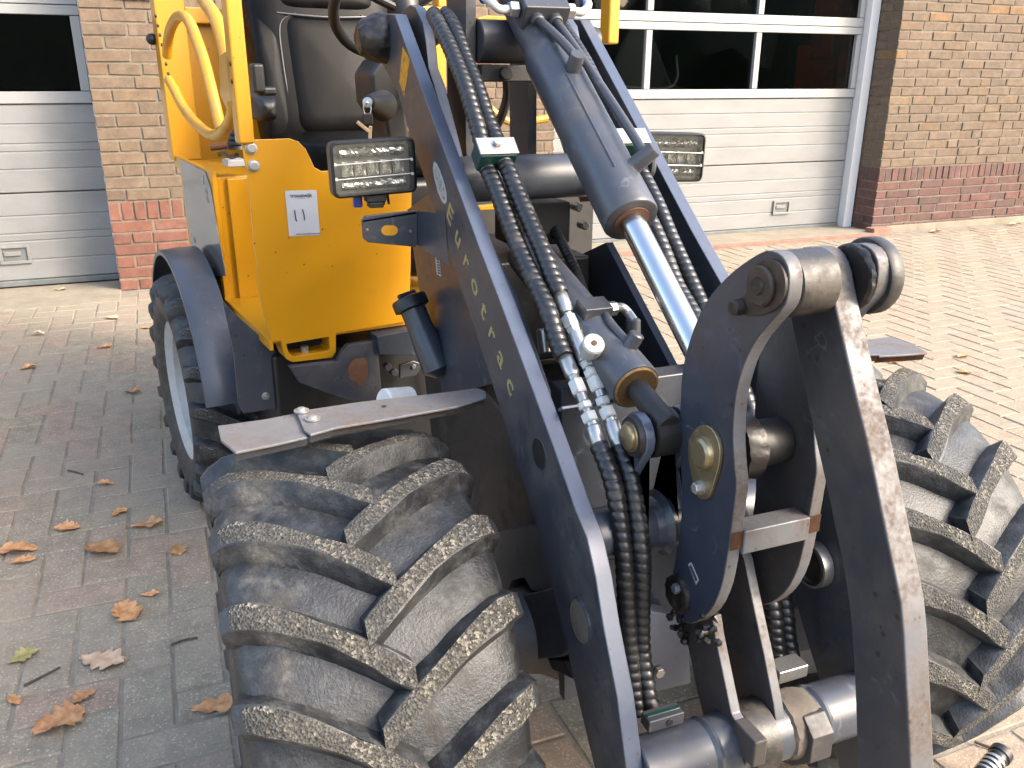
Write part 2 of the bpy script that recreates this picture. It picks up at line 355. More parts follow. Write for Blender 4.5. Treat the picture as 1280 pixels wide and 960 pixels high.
def b_tube(bm, path, r, seg=12, mi=0, helix=None, caps=True):
    n = len(path); d0 = (path[1]-path[0]).normalized(); _, u, v = frame_of(d0); rings = []; s = 0.0
    for i, p in enumerate(path):
        d = (path[min(i+1, n-1)]-path[max(i-1, 0)]).normalized()
        u = (u-d*u.dot(d)).normalized(); v = d.cross(u)
        if i: s += (p-path[i-1]).length
        ring = []
        for k in range(seg):
            a = 2*math.pi*k/seg; rr = r(s) if callable(r) else r
            if helix:
                ph = (s/helix[0]+(k/seg if helix[2] else 0)) % 1.0
                rr *= 1+helix[1]*(abs(math.sin(math.pi*ph))**.32-.85)
            ring.append(bm.verts.new(p+(u*math.cos(a)+v*math.sin(a))*rr))
        rings.append(ring)
    for a, b in zip(rings, rings[1:]):
        for k in range(seg):
            f = bm.faces.new((a[k], a[(k+1) % seg], b[(k+1) % seg], b[k])); f.material_index = mi
    if caps:
        for q in (rings[0], rings[-1]): bm.faces.new(q).material_index = mi
    return bm
def B(): return bmesh.new()
def smooth_loop(pts, it=1):
    for _ in range(it):
        q = []
        for i in range(len(pts)):
            a, b = Vector(pts[i]), Vector(pts[(i+1) % len(pts)])
            q += [a*.75+b*.25, a*.25+b*.75]
        pts = q
    return pts
def plate(name, X, t, px, parent, face='navy', edge=None, bevel=.0015, sm=0, fn=PX, ext=None):
    loop = [fn(x, y, X) for x, y in px]
    if sm: loop = smooth_loop(loop, sm)
    bm = B(); b_prism(bm, loop, ext if ext is not None else (t, 0, 0), 0, 1 if edge else 0)
    return obj(name, bm, [face, edge] if edge else face, parent, bevel=bevel)
def part_cyl(name, p0, p1, r, mat, parent, seg=28, ch=.002):
    return obj(name, b_cyl(B(), p0, p1, r, seg, 0, ch), mat, parent)
def hexnut(name, c, d, r, h, mat, parent):
    return obj(name, b_lathe(B(), Vector(c)-Vector(d).normalized()*h/2, d, [(0, r*.88), (h*.1, r), (h*.9, r), (h, r*.88)], 6), mat, parent, ang=25)
XV = Vector((1, 0, 0)); YV = Vector((0, 1, 0)); ZV = Vector((0, 0, 1))

def text_obj(name, body, origin, xdir, updir, height, mat, parent, width=None, spacing=1.0, bold=0.0, thick=.0004, align='CENTER'):
    cu = bpy.data.curves.new(name, 'FONT'); cu.body = body; cu.align_x = align; cu.align_y = 'CENTER'
    cu.space_character = spacing; cu.offset = bold; cu.extrude = .001; cu.resolution_u = 3
    t = bpy.data.objects.new(name, cu); COL.objects.link(t)
    dg = bpy.context.evaluated_depsgraph_get(); me = bpy.data.meshes.new_from_object(t.evaluated_get(dg))
    bpy.data.objects.remove(t); bpy.data.curves.remove(cu)
    xs = [v.co.x for v in me.vertices]; ys = [v.co.y for v in me.vertices]
    w = max(xs)-min(xs); cx = (max(xs)+min(xs))/2; sy = height/.72; sx = sy if width is None else width/w
    xd = Vector(xdir).normalized(); ud = Vector(updir); ud = (ud-xd*ud.dot(xd)).normalized(); nd = xd.cross(ud); o = Vector(origin)
    for v in me.vertices:
        v.co = o+xd*((v.co.x-cx)*sx)+ud*(v.co.y*sy)+nd*(v.co.z/.001*thick)
    me.materials.clear(); me.materials.append(M[mat])
    ob = bpy.data.objects.new(name, me); link(ob, parent)
    if parent and parent.type == 'EMPTY': ob.location = -Vector(parent.location)
    return ob

# ================================================================== SETTING
def sheet(name, x0, x1, y0, y1, z, mat, kind='structure'):
    bm = B(); vs = [bm.verts.new(p) for p in ((x0, y0, z), (x1, y0, z), (x1, y1, z), (x0, y1, z))]; bm.faces.new(vs)
    o = obj(name, bm, mat, smooth=False)
    if kind: o['kind'] = kind
    return o
ground = sheet('ground', -300, 300, -300, 300, -.014, 'sand')
paving = sheet('paving', -5.0, 10.0, -1.6, 5.62, -.0042, 'sand')
paving['label'] = 'herringbone paving of weathered concrete pavers in front of the garage'

def chamfer_box(sx, sy, sz, ch, jit=0.0, rnd=random):
    """box with its top on z=0, upper edges chamfered"""
    me_v = []; me_f = []
    def J(): return rnd.uniform(-jit, jit)
    a, b = sx/2, sy/2
    for (x, y, z) in ((-a, -b, -sz), (a, -b, -sz), (a, b, -sz), (-a, b, -sz), (-a, -b, -ch), (a, -b, -ch), (a, b, -ch), (-a, b, -ch)):
        me_v.append((x+J(), y+J(), z))
    for (x, y) in ((-a+ch, -b+ch), (a-ch, -b+ch), (a-ch, b-ch), (-a+ch, b-ch)):
        me_v.append((x+J(), y+J(), J()*.5))
    for i in range(4):
        j = (i+1) % 4
        me_f.append((i, j, 4+j, 4+i)); me_f.append((4+i, 4+j, 8+j, 8+i))
    me_f.append((8, 9, 10, 11)); return me_v, me_f
def mesh_of(name, vf, mat):
    me = bpy.data.meshes.new(name); me.from_pydata(vf[0], [], vf[1]); me.materials.append(M[mat])
    me.attributes.new('rnd', 'FLOAT', 'POINT'); return me
def joined(name, items, mats, parent, stuff=True):
    """items: (verts, faces, matrix, material index) -> one mesh with a random value for each piece"""
    V, Fc, rn, mi = [], [], [], []
    for vs, fs, mx, m in items:
        o = len(V); r_ = random.random()
        for v in vs: V.append(tuple(mx @ Vector(v))); rn.append(r_)
        for f in fs: Fc.append(tuple(i+o for i in f)); mi.append(m)
    me = bpy.data.meshes.new(name); me.from_pydata(V, [], Fc)
    for m in mats: me.materials.append(M[m])
    at = me.attributes.new('rnd', 'FLOAT', 'POINT'); at.data.foreach_set('value', rn)
    me.polygons.foreach_set('material_index', mi)
    o = bpy.data.objects.new(name, me); link(o, parent)
    if parent and parent.type == 'EMPTY': o.location = -Vector(parent.location)
    if stuff: o['kind'] = 'stuff'
    return o

# --- pavers: 90 degree herringbone, long side twice the short side
UNIT = .1045
pv_meshes = [mesh_of('paver', chamfer_box(UNIT*2-.0045, UNIT-.0045, .05, .0045, .0012), 'paver') for _ in range(6)]
pv_far = [chamfer_box(UNIT*2-.0045, UNIT-.0045, .03, .0045, .0012) for _ in range(4)]
SIL = [(192, 320), (196, 420), (246, 640), (275, 620), (300, 975), (1165, 975), (1300, 880), (1300, 560), (1150, 455), (1110, 320), (900, 300), (700, 0), (190, 0)]
def inside(x, y, poly):
    c = False; j = len(poly)-1
    for i in range(len(poly)):
        (xi, yi), (xj, yj) = poly[i], poly[j]
        if (yi > y) != (yj > y) and x < (xj-xi)*(y-yi)/(yj-yi)+xi: c = not c
        j = i
    return c
cand = []
i0, i1, j0, j1 = int(-4.9/UNIT), int(9.9/UNIT), int(-1.4/UNIT), int(5.50/UNIT)
for i in range(i0, i1):
    for j in range(j0, j1):
        k = (i-j) % 4
        if k == 0: c = Vector(((i+1)*UNIT, (j+.5)*UNIT, 0)); a = 0
        elif k == 3: c = Vector(((i+.5)*UNIT, (j+1)*UNIT, 0)); a = math.pi/2
        else: continue
        px, py, z = project(c)
        vis = z > .2 and -25 < px < 1305 and 0 < py < 985 and not inside(px, py, SIL)
        cand.append((z if vis else 99, c, a))
cand.sort(key=lambda t: t[0])
near, far = [], []
for n_, (z, c, a) in enumerate(cand):
    tilt = Matrix.Rotation(random.gauss(0, .006), 4, 'X') @ Matrix.Rotation(random.gauss(0, .006), 4, 'Y')
    mx = Matrix.Translation(c+Vector((random.gauss(0, .0008), random.gauss(0, .0008), random.uniform(-.0022, 0)))) @ tilt @ Matrix.Rotation(a+random.choice((0, math.pi))+random.gauss(0, .006), 4, 'Z')
    if n_ < 300 and z < 90:
        o = bpy.data.objects.new('paver', random.choice(pv_meshes)); link(o, paving); o.matrix_local = mx
    else:
        q = random.choice(pv_far); far.append((q[0], q[1], mx, 0))
joined('paver_field', far, ['paver'], paving)

# --- building: front plane Y=FY, right-hand corner X=CX
FY, CXR, DY = 5.62, 5.478, .30
PL, PR = CXR-5.785, 2.56          # middle pier
bld = thing('brick_building', 'buff brick garage front with red brick plinth behind the loader', 'building', (CXR, FY, 0))
COURSE, PITCH_B, JT = .0695, .238, .0105
Z_S0, Z_S1 = .413, .528
def core(name, x0, x1, z0, z1, y0=FY+.006, y1=FY+.42):
    bm = B(); b_box(bm, ((x0+x1)/2, (y0+y1)/2, (z0+z1)/2), x1-x0, y1-y0, z1-z0)
    return obj(name, bm, 'mortar', bld, smooth=False)
def brick_vf(sx, sy, sz):
    vs, fs = chamfer_box(sx, sz, sy, .0035, .0028)
    # top of the box (z=0) becomes the outward face (-Y)
    return [(x, -z, y) for x, y, z in vs], fs
class BrickSet:
    def __init__(s, wall): s.wall = wall; s.rest = []; s.cache = {}
    def add(s, x, z, sx, sz, depth, mat, mi, single, rot=0.0, origin=(0, 0, 0)):
        key = (round(sx, 3), round(sz, 3), round(depth, 2), mat)
        if key not in s.cache: s.cache[key] = [brick_vf(sx, depth, sz) for _ in range(3)]
        vf = random.choice(s.cache[key])
        mx = Matrix.Translation(Vector(origin)) @ Matrix.Rotation(rot, 4, 'Z') @ Matrix.Translation(Vector((x, random.uniform(-.004, .003), z+random.gauss(0, .0008)))) @ Matrix.Rotation(random.gauss(0, .006), 4, 'Y')
        if single:
            kk = ('m',)+key
            if kk not in s.cache: s.cache[kk] = [mesh_of('brick', q, mat) for q in s.cache[key]]
            o = bpy.data.objects.new('brick', random.choice(s.cache[kk])); link(o, s.wall)
            o.matrix_local = mx
        else: s.rest.append((vf[0], vf[1], mx, mi))
    def finish(s, mats):
        if s.rest: joined('brick_courses', s.rest, mats, s.wall)
MATS3 = ['brick', 'brick_red', 'brick_dull']
def vis_pt(x, y, z, xr=(-25, 1300)):
    p = project((x, y, z)); return p[2] > 0 and xr[0] < p[0] < xr[1] and -12 < p[1] < 975
def build_pier(x0, x1, ztop, redmat, redi, singles, corner_left=False):
    wall = core('wall', x0+.008, x1-.008, -.02, ztop)
    bs = BrickSet(wall)
    rows = []
    z = Z_S0-COURSE
    while z > -.02: rows.append((z, redmat, redi)); z -= COURSE
    z = Z_S1
    while z < ztop: rows.append((z, 'brick', 0)); z += COURSE
    for ri, (z, mt, mi) in enumerate(rows):
        zc = z+COURSE/2; k = int(round(z/COURSE))
        x = x0
        first = True
        while x < x1-.02:
            if first: w = PITCH_B if k % 2 else PITCH_B*.46
            else: w = PITCH_B if random.random() > .24 else PITCH_B*random.choice((.47, .47, .74))
            first = False
            w = min(w, x1-x)
            if x1-(x+w) < .05: w = x1-x
            xc = x+w/2
            bs.add(xc, zc, w-JT, COURSE-JT, .1 if not (corner_left and x == x0 and not k % 2) else .2, mt, mi, singles(xc, zc), origin=(0, FY, 0))
            x += w
        if corner_left:     # the reveal, facing -X
            segs = [(.100, .300)] if k % 2 else [(.205, .300)]
            for a, b in segs:
                bs.add(-(a+b)/2, zc, b-a-JT, COURSE-JT, .09, mt, mi, vis_pt(x0, FY+.2, zc), rot=-math.pi/2, origin=(x0, FY, 0))
    x = x0; w = .0695
    while x < x1-.01:      # soldier course on top of the plinth
        ww = min(w, x1-x)
        bs.add(x+ww/2, (Z_S0+Z_S1)/2, ww-JT*.9, Z_S1-Z_S0-JT, .1, redmat, redi, singles(x+ww/2, .47), origin=(0, FY, 0)); x += w
    if corner_left:
        for a, b in ((.100, .165), (.165, .232), (.232, .300)):
            bs.add(-(a+b)/2, (Z_S0+Z_S1)/2, b-a-JT, Z_S1-Z_S0-JT, .09, redmat, redi, True, rot=-math.pi/2, origin=(x0, FY, 0))
    bs.finish(MATS3)
    return wall
build_pier(CXR, 10.5, 3.0, 'brick_dull', 2, lambda x, z: vis_pt(x, FY, z), True)
build_pier(PL, PR, 3.0, 'brick_red', 1, lambda x, z: x < .42 and vis_pt(x, FY, z))
lw = core('wall', -7.5, -3.35, -.02, 3.0)      # beyond the left door, out of view
bs = BrickSet(lw)
for k in range(0, 43):
    x = -7.5+(.1 if k % 2 else 0)
    while x < -3.45: bs.add(x+PITCH_B/2, k*COURSE+COURSE/2, PITCH_B-JT, COURSE-JT, .05, 'brick', 0 if k > 6 else 1, False, origin=(0, FY, 0)); x += PITCH_B
bs.finish(MATS3)
core('lintel', -7.5, 10.5, 3.0, 3.5, FY, FY+.42)
# grey render strip at the foot of the right wall
bm = B(); b_box(bm, ((CXR+10.5)/2+.02, FY+.02, .012), 10.5-CXR-.04, .07, .07); obj('plinth_render', bm, 'concrete', bld, bevel=.006)
# interior
bm = B()
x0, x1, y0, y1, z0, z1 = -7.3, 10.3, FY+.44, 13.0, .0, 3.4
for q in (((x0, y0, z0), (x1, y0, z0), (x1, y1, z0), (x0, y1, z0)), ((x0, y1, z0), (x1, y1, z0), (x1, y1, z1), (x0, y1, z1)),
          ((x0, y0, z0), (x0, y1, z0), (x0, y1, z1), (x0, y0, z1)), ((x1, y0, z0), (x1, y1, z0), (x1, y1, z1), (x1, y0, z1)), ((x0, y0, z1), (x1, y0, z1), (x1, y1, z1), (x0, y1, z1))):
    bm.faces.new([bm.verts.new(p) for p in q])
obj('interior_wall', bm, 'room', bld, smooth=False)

def garage_door(xa, xb, label, hx, mulls):
    d = thing('garage_door', label, 'garage door', ((xa+xb)/2, FY+DY, 0), 'sectional garage doors')
    y = FY+DY
    w = xb-xa
    fr = .085
    for s, xx in ((-1, xa+fr/2), (1, xb-fr/2)):
        bm = B(); b_box(bm, (xx, y-.02, 1.48), fr, .12, 2.98); obj('jamb', bm, 'jamb', d, bevel=.004)
    a, b = xa+fr+.004, xb-fr-.004
    # solid sections, lapped like shallow boards
    for z0, z1, lines in ((.045, .562, (.165, .28, .325, .43)), (.566, 1.066, (.70, .80, .845, .955))):
        bm = B(); zs = [z1]+sorted(lines, reverse=True)+[z0]
        prof = []
        for zt, zb in zip(zs, zs[1:]): prof += [(zt-.0015, .0), (zt-.007, -.0055), (zb+.007, -.0045), (zb+.0015, .0)]
        prof = prof+[(z0, .035), (z1, .035)]
        b_prism(bm, [(a, y+q, z) for z, q in prof], (b-a, 0, 0)); obj('door_panel', bm, 'door', d, ang=20)
    bm = B(); b_box(bm, ((a+b)/2, y+.012, .026), b-a, .05, .036); obj('bottom_seal', bm, 'seal', d, bevel=.006)
    for z0, z1, rail in ((1.07, 1.60, True), (1.604, 2.15, True), (2.154, 2.70, False)):
        sec = B(); b_box(sec, ((a+b)/2, y+.008, z0+.033), b-a, .05, .066); f1 = obj('section_frame', sec, 'alu', d, bevel=.004)
        bm = B(); b_box(bm, ((a+b)/2, y+.008, z1-.026), b-a, .05, .052); obj('top_rail', bm, 'alu', f1, bevel=.004)
        xs = [a+.026]+mulls+[b-.026]
        for xx in xs:
            bm = B(); b_box(bm, (xx, y+.005, (z0+z1)/2+.007), .05, .042, z1-z0-.124); obj('mullion', bm, 'alu', f1, bevel=.004)
        for p, q in zip(xs, xs[1:]):
            bm = B(); b_box(bm, ((p+q)/2, y+.018, (z0+z1)/2+.007), q-p-.052, .006, z1-z0-.122); obj('pane', bm, 'glass', f1, smooth=False)
    # recessed handle
    hz = .205
    bm = B()
    for cx, cz, sx, sz in ((hx, hz+.048, .17, .018), (hx, hz-.048, .17, .018), (hx-.076, hz, .018, .08), (hx+.076, hz, .018, .08)): b_box(bm, (cx, y-.012, cz), sx, .016, sz)
    hd = obj('handle', bm, 'handle_grey', d, bevel=.003)
    bm = B(); b_box(bm, (hx, y-.0075, hz), .136, .004, .08); obj('handle_recess', bm, 'seal', hd, smooth=False)
    bm = B(); b_box(bm, (hx-.012, y-.013, hz+.005), .09, .012, .026); obj('grip', bm, 'handle_grey', hd, bevel=.003)
    return d
garage_door(PR+.01, CXR-.01, 'white sectional garage door with red machine behind its windows, right of the loader', CXR-.71, [CXR-1.095, CXR-2.054])
garage_door(-3.34, PL+.078, 'white sectional garage door at the left edge beside the red and buff pier', -.87, [-1.35, -2.34])
# unseen foliage bank added behind the viewer to darken the window reflections
bm = B(); NXh = 90; rows_h = []
for j, (dy, z) in enumerate(((0, 0), (.6, 1.6), (.3, 3.4), (-.6, 4.6), (-1.6, 4.2), (-2.2, 0))):
    rows_h.append([bm.verts.new((-45+i, -22+dy+random.uniform(-.7, .7), max(0, z+(random.uniform(-.8, 1.0) if z else 0)))) for i in range(NXh+1)])
for a, b in zip(rows_h, rows_h[1:]):
    for i in range(NXh): bm.faces.new((a[i], a[i+1], b[i+1], b[i]))
hg = obj('added_hedge', bm, 'added_hedge', None); hg['kind'] = 'stuff'; hg['label'] = 'added dark foliage bank behind the viewer, there to darken window reflections'; hg['category'] = 'added_hedge'
# sills
bm = B(); b_box(bm, ((PR+CXR)/2, 5.73, .004), CXR-PR-.02, .40, .03); o = obj('door_sill', bm, 'concrete', bld, bevel=.004)
bm = B(); b_box(bm, ((PR+CXR)/2+.05, 5.505, .003), CXR-PR+.10, .045, .034); obj('sill_kerb', bm, 'concrete_red', bld, bevel=.004)
bm = B(); b_box(bm, (CXR+.02, 5.55, .025), .20, .10, .06); obj('corner_block', bm, 'concrete_red', bld, bevel=.008)
bm = B(); b_box(bm, (-1.85, 5.62, -.008), 3.10, .56, .026); obj('door_sill', bm, 'concrete', bld, bevel=.004)
# a white sign edge on the pier, just under the top of the view
bm = B(); b_box(bm, (.06, FY-.010, 1.80), .33, .012, .36); tag(obj('wall_sign', bm, 'alu', None, bevel=.002), 'white sign board on the buff pier at the top edge', 'sign')
# things standing inside
RMX = PY(1034, 90, 6.7).x
t = thing('red_machine', 'red machine standing indoors behind the right garage door window', 'machine', (RMX, 6.7, 0))
bm = B(); b_box(bm, (RMX, 6.7, .85), .34, .5, 1.3); obj('body', bm, 'room_red', t, bevel=.03)
bm = B(); b_box(bm, (RMX-.12, 6.6, 1.62), .16, .3, .5); obj('hood', bm, 'room_red', t, bevel=.03)
bm = B(); b_box(bm, (RMX, 6.7, .1), .5, .7, .2); obj('base', bm, 'room', t, bevel=.02)
t = thing('workshop_rack', 'grey steel rack standing indoors behind the loader arm', 'rack', (3.35, 7.4, 0))
for xx in (2.3, 3.55):
    bm = B(); b_box(bm, (xx, 7.4, 1.2), .05, .05, 2.4); obj('upright', bm, 'room_grey', t, bevel=.004)
for zz in (1.36, .75, 2.0):
    bm = B(); b_box(bm, (2.92, 7.4, zz), 1.2, .06, .09); obj('beam', bm, 'room_grey', t, bevel=.004)
t = thing('parked_vehicle', 'dark vehicle parked indoors behind the middle window of the right door', 'vehicle', (4.0, 7.6, 0))
bm = B(); b_prism(bm, [(3.55, 7.2, .5), (4.75, 7.2, .5), (4.7, 7.2, 1.1), (4.45, 7.2, 1.15), (4.2, 7.2, 1.62), (4.0, 7.2, 1.66), (3.75, 7.2, 1.2), (3.55, 7.2, 1.1)], (0, 1.5, 0)); obj('body', bm, 'room', t, bevel=.04)
bm = B(); b_tube(bm, spline([(3.6, 7.1, 1.15), (3.95, 7.1, 1.13), (4.3, 7.1, 1.12), (4.42, 7.1, 1.2), (4.4, 7.1, 1.4)], 24), .012, 8); obj('cable', bm, 'room_grey', t)

# ================================================================== THE LOADER
LD = thing('wheel_loader', 'yellow and dark grey compact articulated wheel loader with lowered boom', 'loader', (.648, 1.6, 0))
LC = .648
from mathutils import noise as mnoise
def lumpy(bm, amp, sc):
    for v in bm.verts: v.co += mnoise.noise_vector(v.co*sc)*amp
XA, TA = .444, .024            # left boom arm: outer face, plate thickness
XB = 2*LC-XA-TA                # right boom arm: inner face

# --- tyres ---------------------------------------------------------
TW, TR = .338, .373
def lug_mesh(sign):
    """one lug in tyre coordinates: axis along x, lug starts on the shoulder x=-.5 width*sign"""
    bm = B(); n = 9; rows = []
    for i in range(n):
        s = i/(n-1)
        x = -.172+s*.196
        th = -R(19)*(s**1.35)
        Rt = TR-.016*abs((x/.17))**2.2 - (.010 if i == 0 else 0)
        Rb = .338-.022*abs(x/.17)**2.5
        wt = .0165+.002*math.sin(s*9); wb = .027
        taper = 1.0 if i else .95
        rows.append([(x, th+sg*w*taper/r, r) for sg, w, r in ((-1, wb, Rb), (-1, wt, Rt-.0015), (-1, wt-.002, Rt), (1, wt-.002, Rt), (1, wt, Rt-.0015), (1, wb, Rb))])
    # wrap over the shoulder down the sidewall
    pre = []
    for x, rt_, rb in ((-.183, .335, .300), (-.181, .310, .295)):
        pre.append([(x if q in (1, 2, 3, 4) else x+.006, sg*w/rt_, rt_ if q in (1, 2, 3, 4) else rb) for q, (sg, w) in enumerate(((-1, .022), (-1, .015), (-1, .013), (1, .013), (1, .015), (1, .022)))])
    rows = [pre[1], pre[0]]+rows
    vs = [[bm.verts.new((sign*x, -r*math.cos(t), r*math.sin(t))) for x, t, r in row] for row in rows]
    for a, b in zip(vs, vs[1:]):
        for k in range(5):
            f = bm.faces.new((a[k], a[k+1], b[k+1], b[k])); f.material_index = 1 if k == 2 and a is not vs[0] and a is not vs[1] else 0
    bm.faces.new(vs[0]); bm.faces.new(vs[-1])
    bmesh.ops.recalc_face_normals(bm, faces=bm.faces)
    # shapes of the leading edges roughened
    for v in bm.verts: v.co += Vector((random.uniform(-1, 1), random.uniform(-1, 1), random.uniform(-1, 1)))*.0013
    me = bpy.data.meshes.new('tread_lug'); bm.to_mesh(me); bm.free()
    me.materials.append(M['rubber']); me.materials.append(M['lugtop']); me.shade_smooth(); me.set_sharp_from_angle(angle=R(38))
    return me
LUG = [[lug_mesh(1) for _ in range(3)], [lug_mesh(-1) for _ in range(3)]]
def tyre_meshes():
    bm = B()
    prof = [(-.118, .190), (-.135, .196), (-.150, .215), (-.172, .250), (-.178, .285), (-.173, .312), (-.158, .328), (-.12, .336), (-.06, .3405), (0, .342)]
    prof = prof+[(-x, r) for x, r in prof[-2::-1]]
    b_lathe(bm, (0, 0, 0), (1, 0, 0), prof, 72, caps=False)
    # fine moulded rings
    bmesh.ops.recalc_face_normals(bm, faces=bm.faces)
    a = bpy.data.meshes.new('carcass'); bm.to_mesh(a); bm.free(); a.materials.append(M['rubber']); a.shade_smooth()
    bm = B()
    prof = [(-.10, .02), (-.05, .03), (-.045, .10), (-.03, .14), (-.06, .165), (-.11, .172), (-.122, .192), (-.128, .200), (-.120, .203), (-.10, .19), (0, .178), (.12, .20), (.12, .15), (0, .05), (0, .01)]
    b_lathe(bm, (0, 0, 0), (1, 0, 0), prof, 48)
    for k in range(6):
        t = k*math.pi/3; b_cyl(bm, (-.065, .085*math.cos(t), .085*math.sin(t)), (-.045, .085*math.cos(t), .085*math.sin(t)), .012, 6)
    bmesh.ops.recalc_face_normals(bm, faces=bm.faces)
    r_ = bpy.data.meshes.new('rim'); bm.to_mesh(r_); bm.free(); r_.materials.append(M['rim']); r_.shade_smooth(); r_.set_sharp_from_angle(angle=R(35))
    return a, r_
TY, RIM = tyre_meshes()
def wheel(center, rotz, flip, phase, label, sc=1.0):
    base = Matrix.Translation(Vector(center)) @ Matrix.Rotation(rotz, 4, 'Z') @ Matrix.Diagonal((1, sc, sc, 1))
    ty = bpy.data.objects.new('tyre', TY); link(ty, LD); ty.matrix_world = base; ty.matrix_local = Matrix.Translation(-LD.location) @ base
    if label: ty['label'] = label
    rm = bpy.data.objects.new('rim', RIM); link(rm, ty)
    rm.matrix_local = (Matrix.Rotation(math.pi, 4, 'Z') if flip else Matrix.Identity(4)) @ (Matrix.Translation((-.030, 0, 0)) @ Matrix.Diagonal((1, 1.10, 1.10, 1)) if sc != 1 else Matrix.Identity(4))
    n = 19
    for side in (0, 1):
        for k in range(n):
            o = bpy.data.objects.new('tread_lug', random.choice(LUG[side])); link(o, ty)
            o.matrix_local = Matrix.Rotation(-(phase+k*2*math.pi/n+(math.pi/n if side else 0)), 4, 'X')
    return ty
wheel((.1845, 1.127, .370), 0, False, R(15.3), 'muddy front tyre with deep chevron lugs, nearest the viewer')
wheel((2*LC-.1845, 1.127, .370), 0, True, R(8.2), 'front tyre beyond the boom with paler worn lugs')
wheel(RL(-.425, .655, .352), RA, False, R(8), 'rear tyre under the dark fender', .95)
wheel(RL(.425, .655, .352), RA, True, R(1), None, .95)

# --- front chassis -------------------------------------------------
def axle():
    bm = B(); b_lathe(bm, (.25, 1.127, .37), XV, [(0, .075), (.09, .075), (.10, .06), (.16, .055), (.24, .075), (.30, .11), (.50, .11), (.56, .075), (.64, .055), (.70, .06), (.71, .075), (.80, .075)], 24)
    return obj('axle', bm, 'navy_dusty', LD)
axle()
bm = B(); b_prism(bm, [(.515, 1.05, .30), (.515, 1.75, .30), (.515, 1.85, .62), (.515, 1.50, .70), (.515, 1.16, .66), (.515, 1.05, .50)], (.266, 0, 0)); obj('chassis_box', bm, 'dark', LD, bevel=.006)
bm = B(); b_prism(bm, [(.50, 1.02, .30), (.50, 1.04, .30), (.50, 1.10, .82), (.50, 1.06, .82)], (.29, 0, 0)); obj('frame_crossplate', bm, 'navy', LD, bevel=.003)
bm = B(); b_prism(bm, [PY(x, y, .985) for x, y in ((800, 762), (846, 770), (862, 800), (864, 855), (818, 866), (806, 850))], (0, .03, 0)); cp_ = obj('stop_plate', bm, 'skylit_steel_edge', LD, bevel=.003)
c = PY(822, 838, .984); part_cyl('stop_bolt', c-YV*.01, c, .009, 'bolt', cp_, 6, .001)
# side plates of the front frame
plate('frame_plate', .505, .016, [(509, 262), (516, 310), (522, 350), (532, 408), (548, 470), (553, 493), (585, 487), (618, 479), (640, 500), (672, 620), (690, 640), (700, 560), (640, 380), (585, 265), (560, 225)], LD, 'navy', 'skylit_steel_edge')
plate('frame_plate', 2*LC-.505-.016, .016, [(757, 303), (790, 366), (850, 481), (880, 540), (905, 640), (850, 640), (770, 560), (700, 470), (700, 330)], LD, 'navy', 'skylit_steel_edge')
# bracket and hub pieces between tyre and arm
plate('axle_bracket', .472, .03, [(612, 672), (628, 662), (663, 656), (690, 668), (700, 690), (700, 742), (664, 738), (655, 722), (640, 726), (634, 737), (618, 735)], LD, 'navy', 'navy')
plate('hub_guard', .470, .04, [(641, 755), (652, 744), (690, 734), (716, 740), (722, 812), (700, 822), (652, 828), (646, 800)], LD, 'navy_dusty', 'navy_muddy', bevel=.004)
plate('spring_seat', .47, .10, [(683, 822), (705, 826), (716, 850), (700, 842), (690, 838)], LD, 'dark', bevel=.003)
# tower: two uprights with a drum between them
for xx, pxs in ((.548, [(582, -60), (582, 60), (582, 178), (586, 250), (560, 250), (559, 150), (557, -60)]), (2*LC-.548-.02, [(660, -60), (660, 90), (660, 200), (661, 260), (640, 260), (637, 190), (636, -60)])):
    plate('tower_plate', xx, .02, pxs, LD, 'navy_muddy', 'navy_dusty')
dr = PX(615, 52, .60)
part_cyl('tower_drum', (.570, dr.y, dr.z), (.728, dr.y, dr.z), .038, 'navy_muddy', LD)
bm = B(); b_box(bm, (.648, dr.y-.01, dr.z-.055), .155, .03, .03); obj('valve_bracket', bm, 'dark', LD, bevel=.003)
part_cyl('bracket_bolt', (.615, dr.y-.04, dr.z-.055), (.615, dr.y-.02, dr.z-.055), .012, 'dark', LD, 12)
# hose hanging behind the tower
bm = B(); b_tube(bm, spline([PY(633, 96, 1.98), PY(634, 120, 2.0), PY(627, 145, 2.02), PY(618, 162, 2.05), PY(608, 180, 2.05)], 30), .011, 10); obj('rear_hose', bm, 'black', LD)
bm = B(); b_tube(bm, spline([PX(677, 248, .70), PX(690, 280, .69), PX(708, 315, .68), PX(722, 345, .67), PX(731, 372, .66)], 120), .0095, 10, helix=(.012, .18, True)); obj('rear_hose', bm, 'hose', LD)
# dark machinery under the boom
bm = B(); b_box(bm, (.64, 1.62, .82), .22, .30, .20); b_box(bm, (.66, 1.55, .98), .12, .10, .08); obj('valve_block', bm, 'dark', LD, bevel=.006)
for px_, py_ in ((725, 260), (733, 283)):
    c = PY(px_, py_, 1.5); part_cyl('valve_plug', c, c+Vector((0, .03, 0)), .008, 'zinc', LD, 10)

